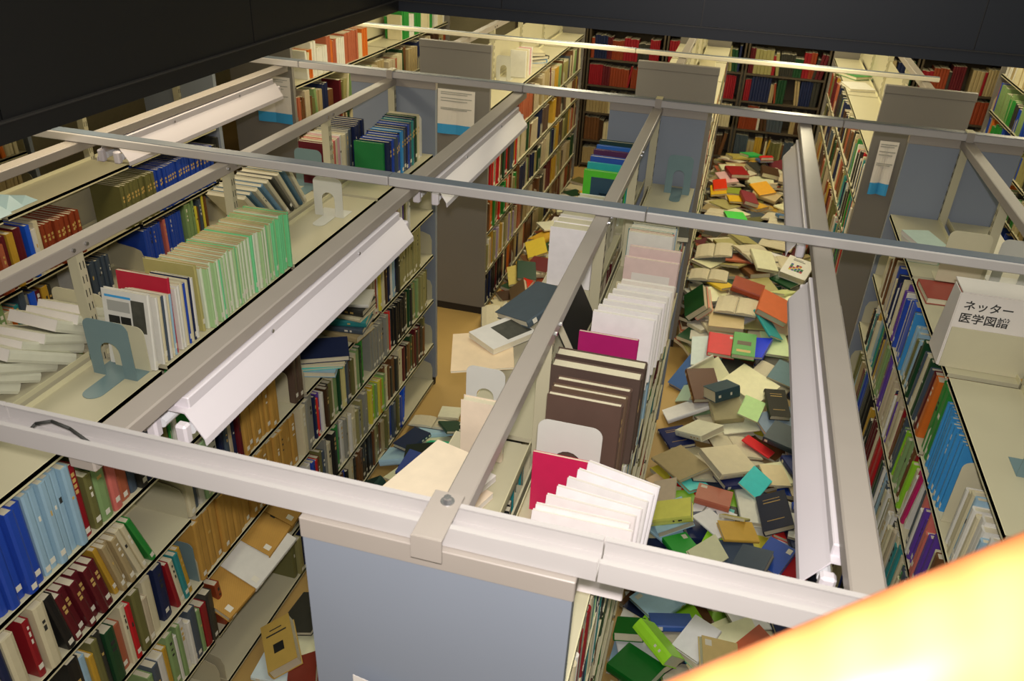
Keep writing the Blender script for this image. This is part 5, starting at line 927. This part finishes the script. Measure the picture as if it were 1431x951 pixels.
far_row('x', 1, HW, 1.04, 1.1, 3.5, MIX); far_row('x', 1, HW, 1.35, 3.3, 3.5, MIX)

row('far middle rack', HW, 1, 1, 4.81, [(.05, ['green'], (.03, .04), (.29, .30), (.2, .21), {}), (.5, ['white', 'navy', 'cream', 'crimson'], (.02, .03), H, Dp, {})], name='book')
# first bay of the far racks: spines big enough to single out
for li in (1, 2, 3, 4, 5):
    row('far notice rack', -1.6 + HW, 1, li, 4.83, [(.84, {1: ['terracotta', 'tan', 'maroon', 'navy', 'charcoal', 'khaki'], 2: ['dark brown', 'cream', 'mustard', 'dark green', 'red', 'slate', 'black'], 3: ['orange', 'brown', 'green', 'scarlet', 'cream', 'khaki'], 4: ['mustard', 'khaki', 'white', 'lilac', 'pale yellow', 'cream'], 5: ['orange', 'cream', 'navy', 'maroon', 'black']}[li], (.022, .042), (.22, .29), Dp, {})], name='book', parts=False)
for li in (1, 2, 3):
    row('far right rack', 1.6 - HW, -1, li, 4.83, [(.84, ['navy', 'cream', 'green', 'red', 'charcoal', 'slate', 'teal', 'tan', 'white'], (.022, .042), (.22, .29), Dp, {})], name='book', parts=False)
# top shelves of the far racks
def far_stack(x, y, z, cols, label, name='book', yaw=0.0, d=.2, h_=.26, t=.03):
    for i, c in enumerate(cols):
        o = make_book(name, d, h_, t, c, (x + .006*(i % 3), y + .008*(i % 2), z + t/2 + .001 + i*(t + .001)), None, quat=Quaternion((0, 0, 1), yaw + .2*(i % 3)), parts=False)
        tag(o, f"{c} book, {['bottom','second','third','fourth','fifth','sixth'][i]} of {label}", 'book', label)
far_stack(-1.47, 6.5, 1.711, ['white', 'sky blue', 'black', 'cream'], 'the pile on top of the far notice rack', yaw=.5)
bookend(-1.58, -1.45, 5.75, 1.71, .2, BEWHITE, 'small white arched bookend atop the far notice rack')
for i, c in enumerate(['white', 'cream', 'white', 'pink', 'white']):
    facing('journal_issue', -1.50 + .01*i, -1.36, 5.9 + .05*i, 1.711, .22, .03, c, f"{c} journal, {['first','second','third','fourth','fifth'][i]} in the short row atop the far notice rack")
far_stack(.15, 5.1, 1.711, ['cream', 'white'], 'the small pile on top of the far middle rack')
facing('bound_volume', .07, .20, 6.2, 1.711, .26, .05, 'cream', 'cream box file atop the far middle rack')
o = make_book('fallen_book', .20, .26, .03, 'green', (1.46, 7.4, 1.728), None, quat=Quaternion((0, 0, 1), .6), parts=False); tag(o, 'bright green book flat on top of the far right rack', 'book')
o = make_book('fallen_book', .22, .30, .02, 'white', (1.44, 6.9, 1.723), None, quat=Quaternion((0, 0, 1), .2), parts=False); tag(o, 'white folder flat on top of the far right rack', 'book')

# ------------------------------------------------------------------ keep as single things the books that show largest; merge the rest
bpy.context.view_layer.update()
from mathutils.bvhtree import BVHTree
from bpy_extras.object_utils import world_to_camera_view as w2c
def leaves(o): return ([o] if o.type == 'MESH' else []) + list(o.children)
AV, AF, AO, OWN = [], [], [], {}
for ob in COL.objects:
    if ob.type != 'MESH': continue
    mw = ob.matrix_world; base = len(AV); AV += [mw @ v.co for v in ob.data.vertices]
    top_ = ob
    while top_.parent: top_ = top_.parent
    if top_.name == 'handrail': continue
    for f in ob.data.polygons: AF.append([base + i for i in f.vertices]); AO.append(top_.name)
BV = BVHTree.FromPolygons(AV, AF)
def shown(o):
    """how much of the picture a thing takes: the area of its box in the frame times the share of its points that the camera meets"""
    pts = []
    for l in leaves(o)[:2]:
        mw = l.matrix_world
        pts += [mw @ f.center for f in l.data.polygons] + [mw @ (v.co * .97) for v in l.data.vertices]
    uv = [w2c(SC, cam, p) for p in pts]
    xs = [min(max(u.x, 0), 1) for u in uv]; ys = [min(max(u.y, 0), 1) for u in uv]
    ar = (max(xs) - min(xs)) * (max(ys) - min(ys)); hit = 0
    if ar <= 0: return 0
    for p, u in zip(pts, uv):
        if not (0 < u.x < 1 and 0 < u.y < 1): continue
        h = BV.ray_cast(CAM, (p - CAM).normalized(), (p - CAM).length + .004)
        if h[0] is not None and AO[h[2]] == o.name: hit += 1
    return ar * hit / max(1, len(pts))
GONE = []
for kname, keep in (('book', 296), ('bound_volume', 200), ('fallen_book', 290), ('journal_issue', 200), ('wrapped_book', 80), ('open_book', 60), ('bound_journal', 40)):
    os_ = [(shown(o), o) for o, _ in THINGS if o.name.split('.')[0] == kname]
    os_.sort(key=lambda p: -p[0]); n_ = 0
    for k, (a_r, o) in enumerate(os_):
        if k < keep and a_r > 1.2e-6: n_ += 1; continue
        for l in leaves(o):
            mw = l.matrix_world; base = len(QS.v); QS.v += [tuple(mw @ v.co) for v in l.data.vertices]
            for f in l.data.polygons: QS.f.append([base + i for i in f.vertices]); QS.mi.append(QS.m(l.data.materials[f.material_index]))
        GONE += list(o.children) + [o]
    print(kname, 'kept', n_, 'of', len(os_))
gone_ = set(o.name for o in GONE); THINGS[:] = [(x, s_) for x, s_ in THINGS if x.name not in gone_]
bpy.data.batch_remove(GONE)
tag(QS.build('distant_books'), 'rows of small or half-hidden book spines filling the rest of the racks and wall bookcases', 'books', kind='stuff')

# ------------------------------------------------------------------ labels that would read alike get the order from the camera
ORDW = ['nearest', 'second nearest', 'third nearest', 'fourth nearest', 'fifth nearest', 'sixth nearest', 'seventh nearest', 'eighth nearest', 'ninth nearest', 'tenth nearest']
for _ in range(2):
    by = {}
    for o, same in THINGS:
        if not same: by.setdefault(o['label'], []).append(o)
    for lab, os_ in by.items():
        if len(os_) > 1:
            os_.sort(key=dist)
            for i, o in enumerate(os_):
                o['label'] = f"{ORDW[i]} {lab}" if i < 10 else lab

for o, same in THINGS:
    if same and not o['label'].startswith('one of'): o['label'] = ('one of the ' if len(o['label'].replace('-', ' ').split()) <= 13 else 'one of ' if len(o['label'].replace('-', ' ').split()) <= 14 else '') + o['label']
for o, _ in THINGS:   # no label over sixteen words
    for cut in ('thick ', 'thin ', ' and dark', ' and pale', ' and bright', ' and sky', 'dark ', 'pale '):
        if len(o['label'].replace('-', ' ').split()) <= 16: break
        o['label'] = o['label'].replace(cut, ' and' if cut.startswith(' and') else '', 1)
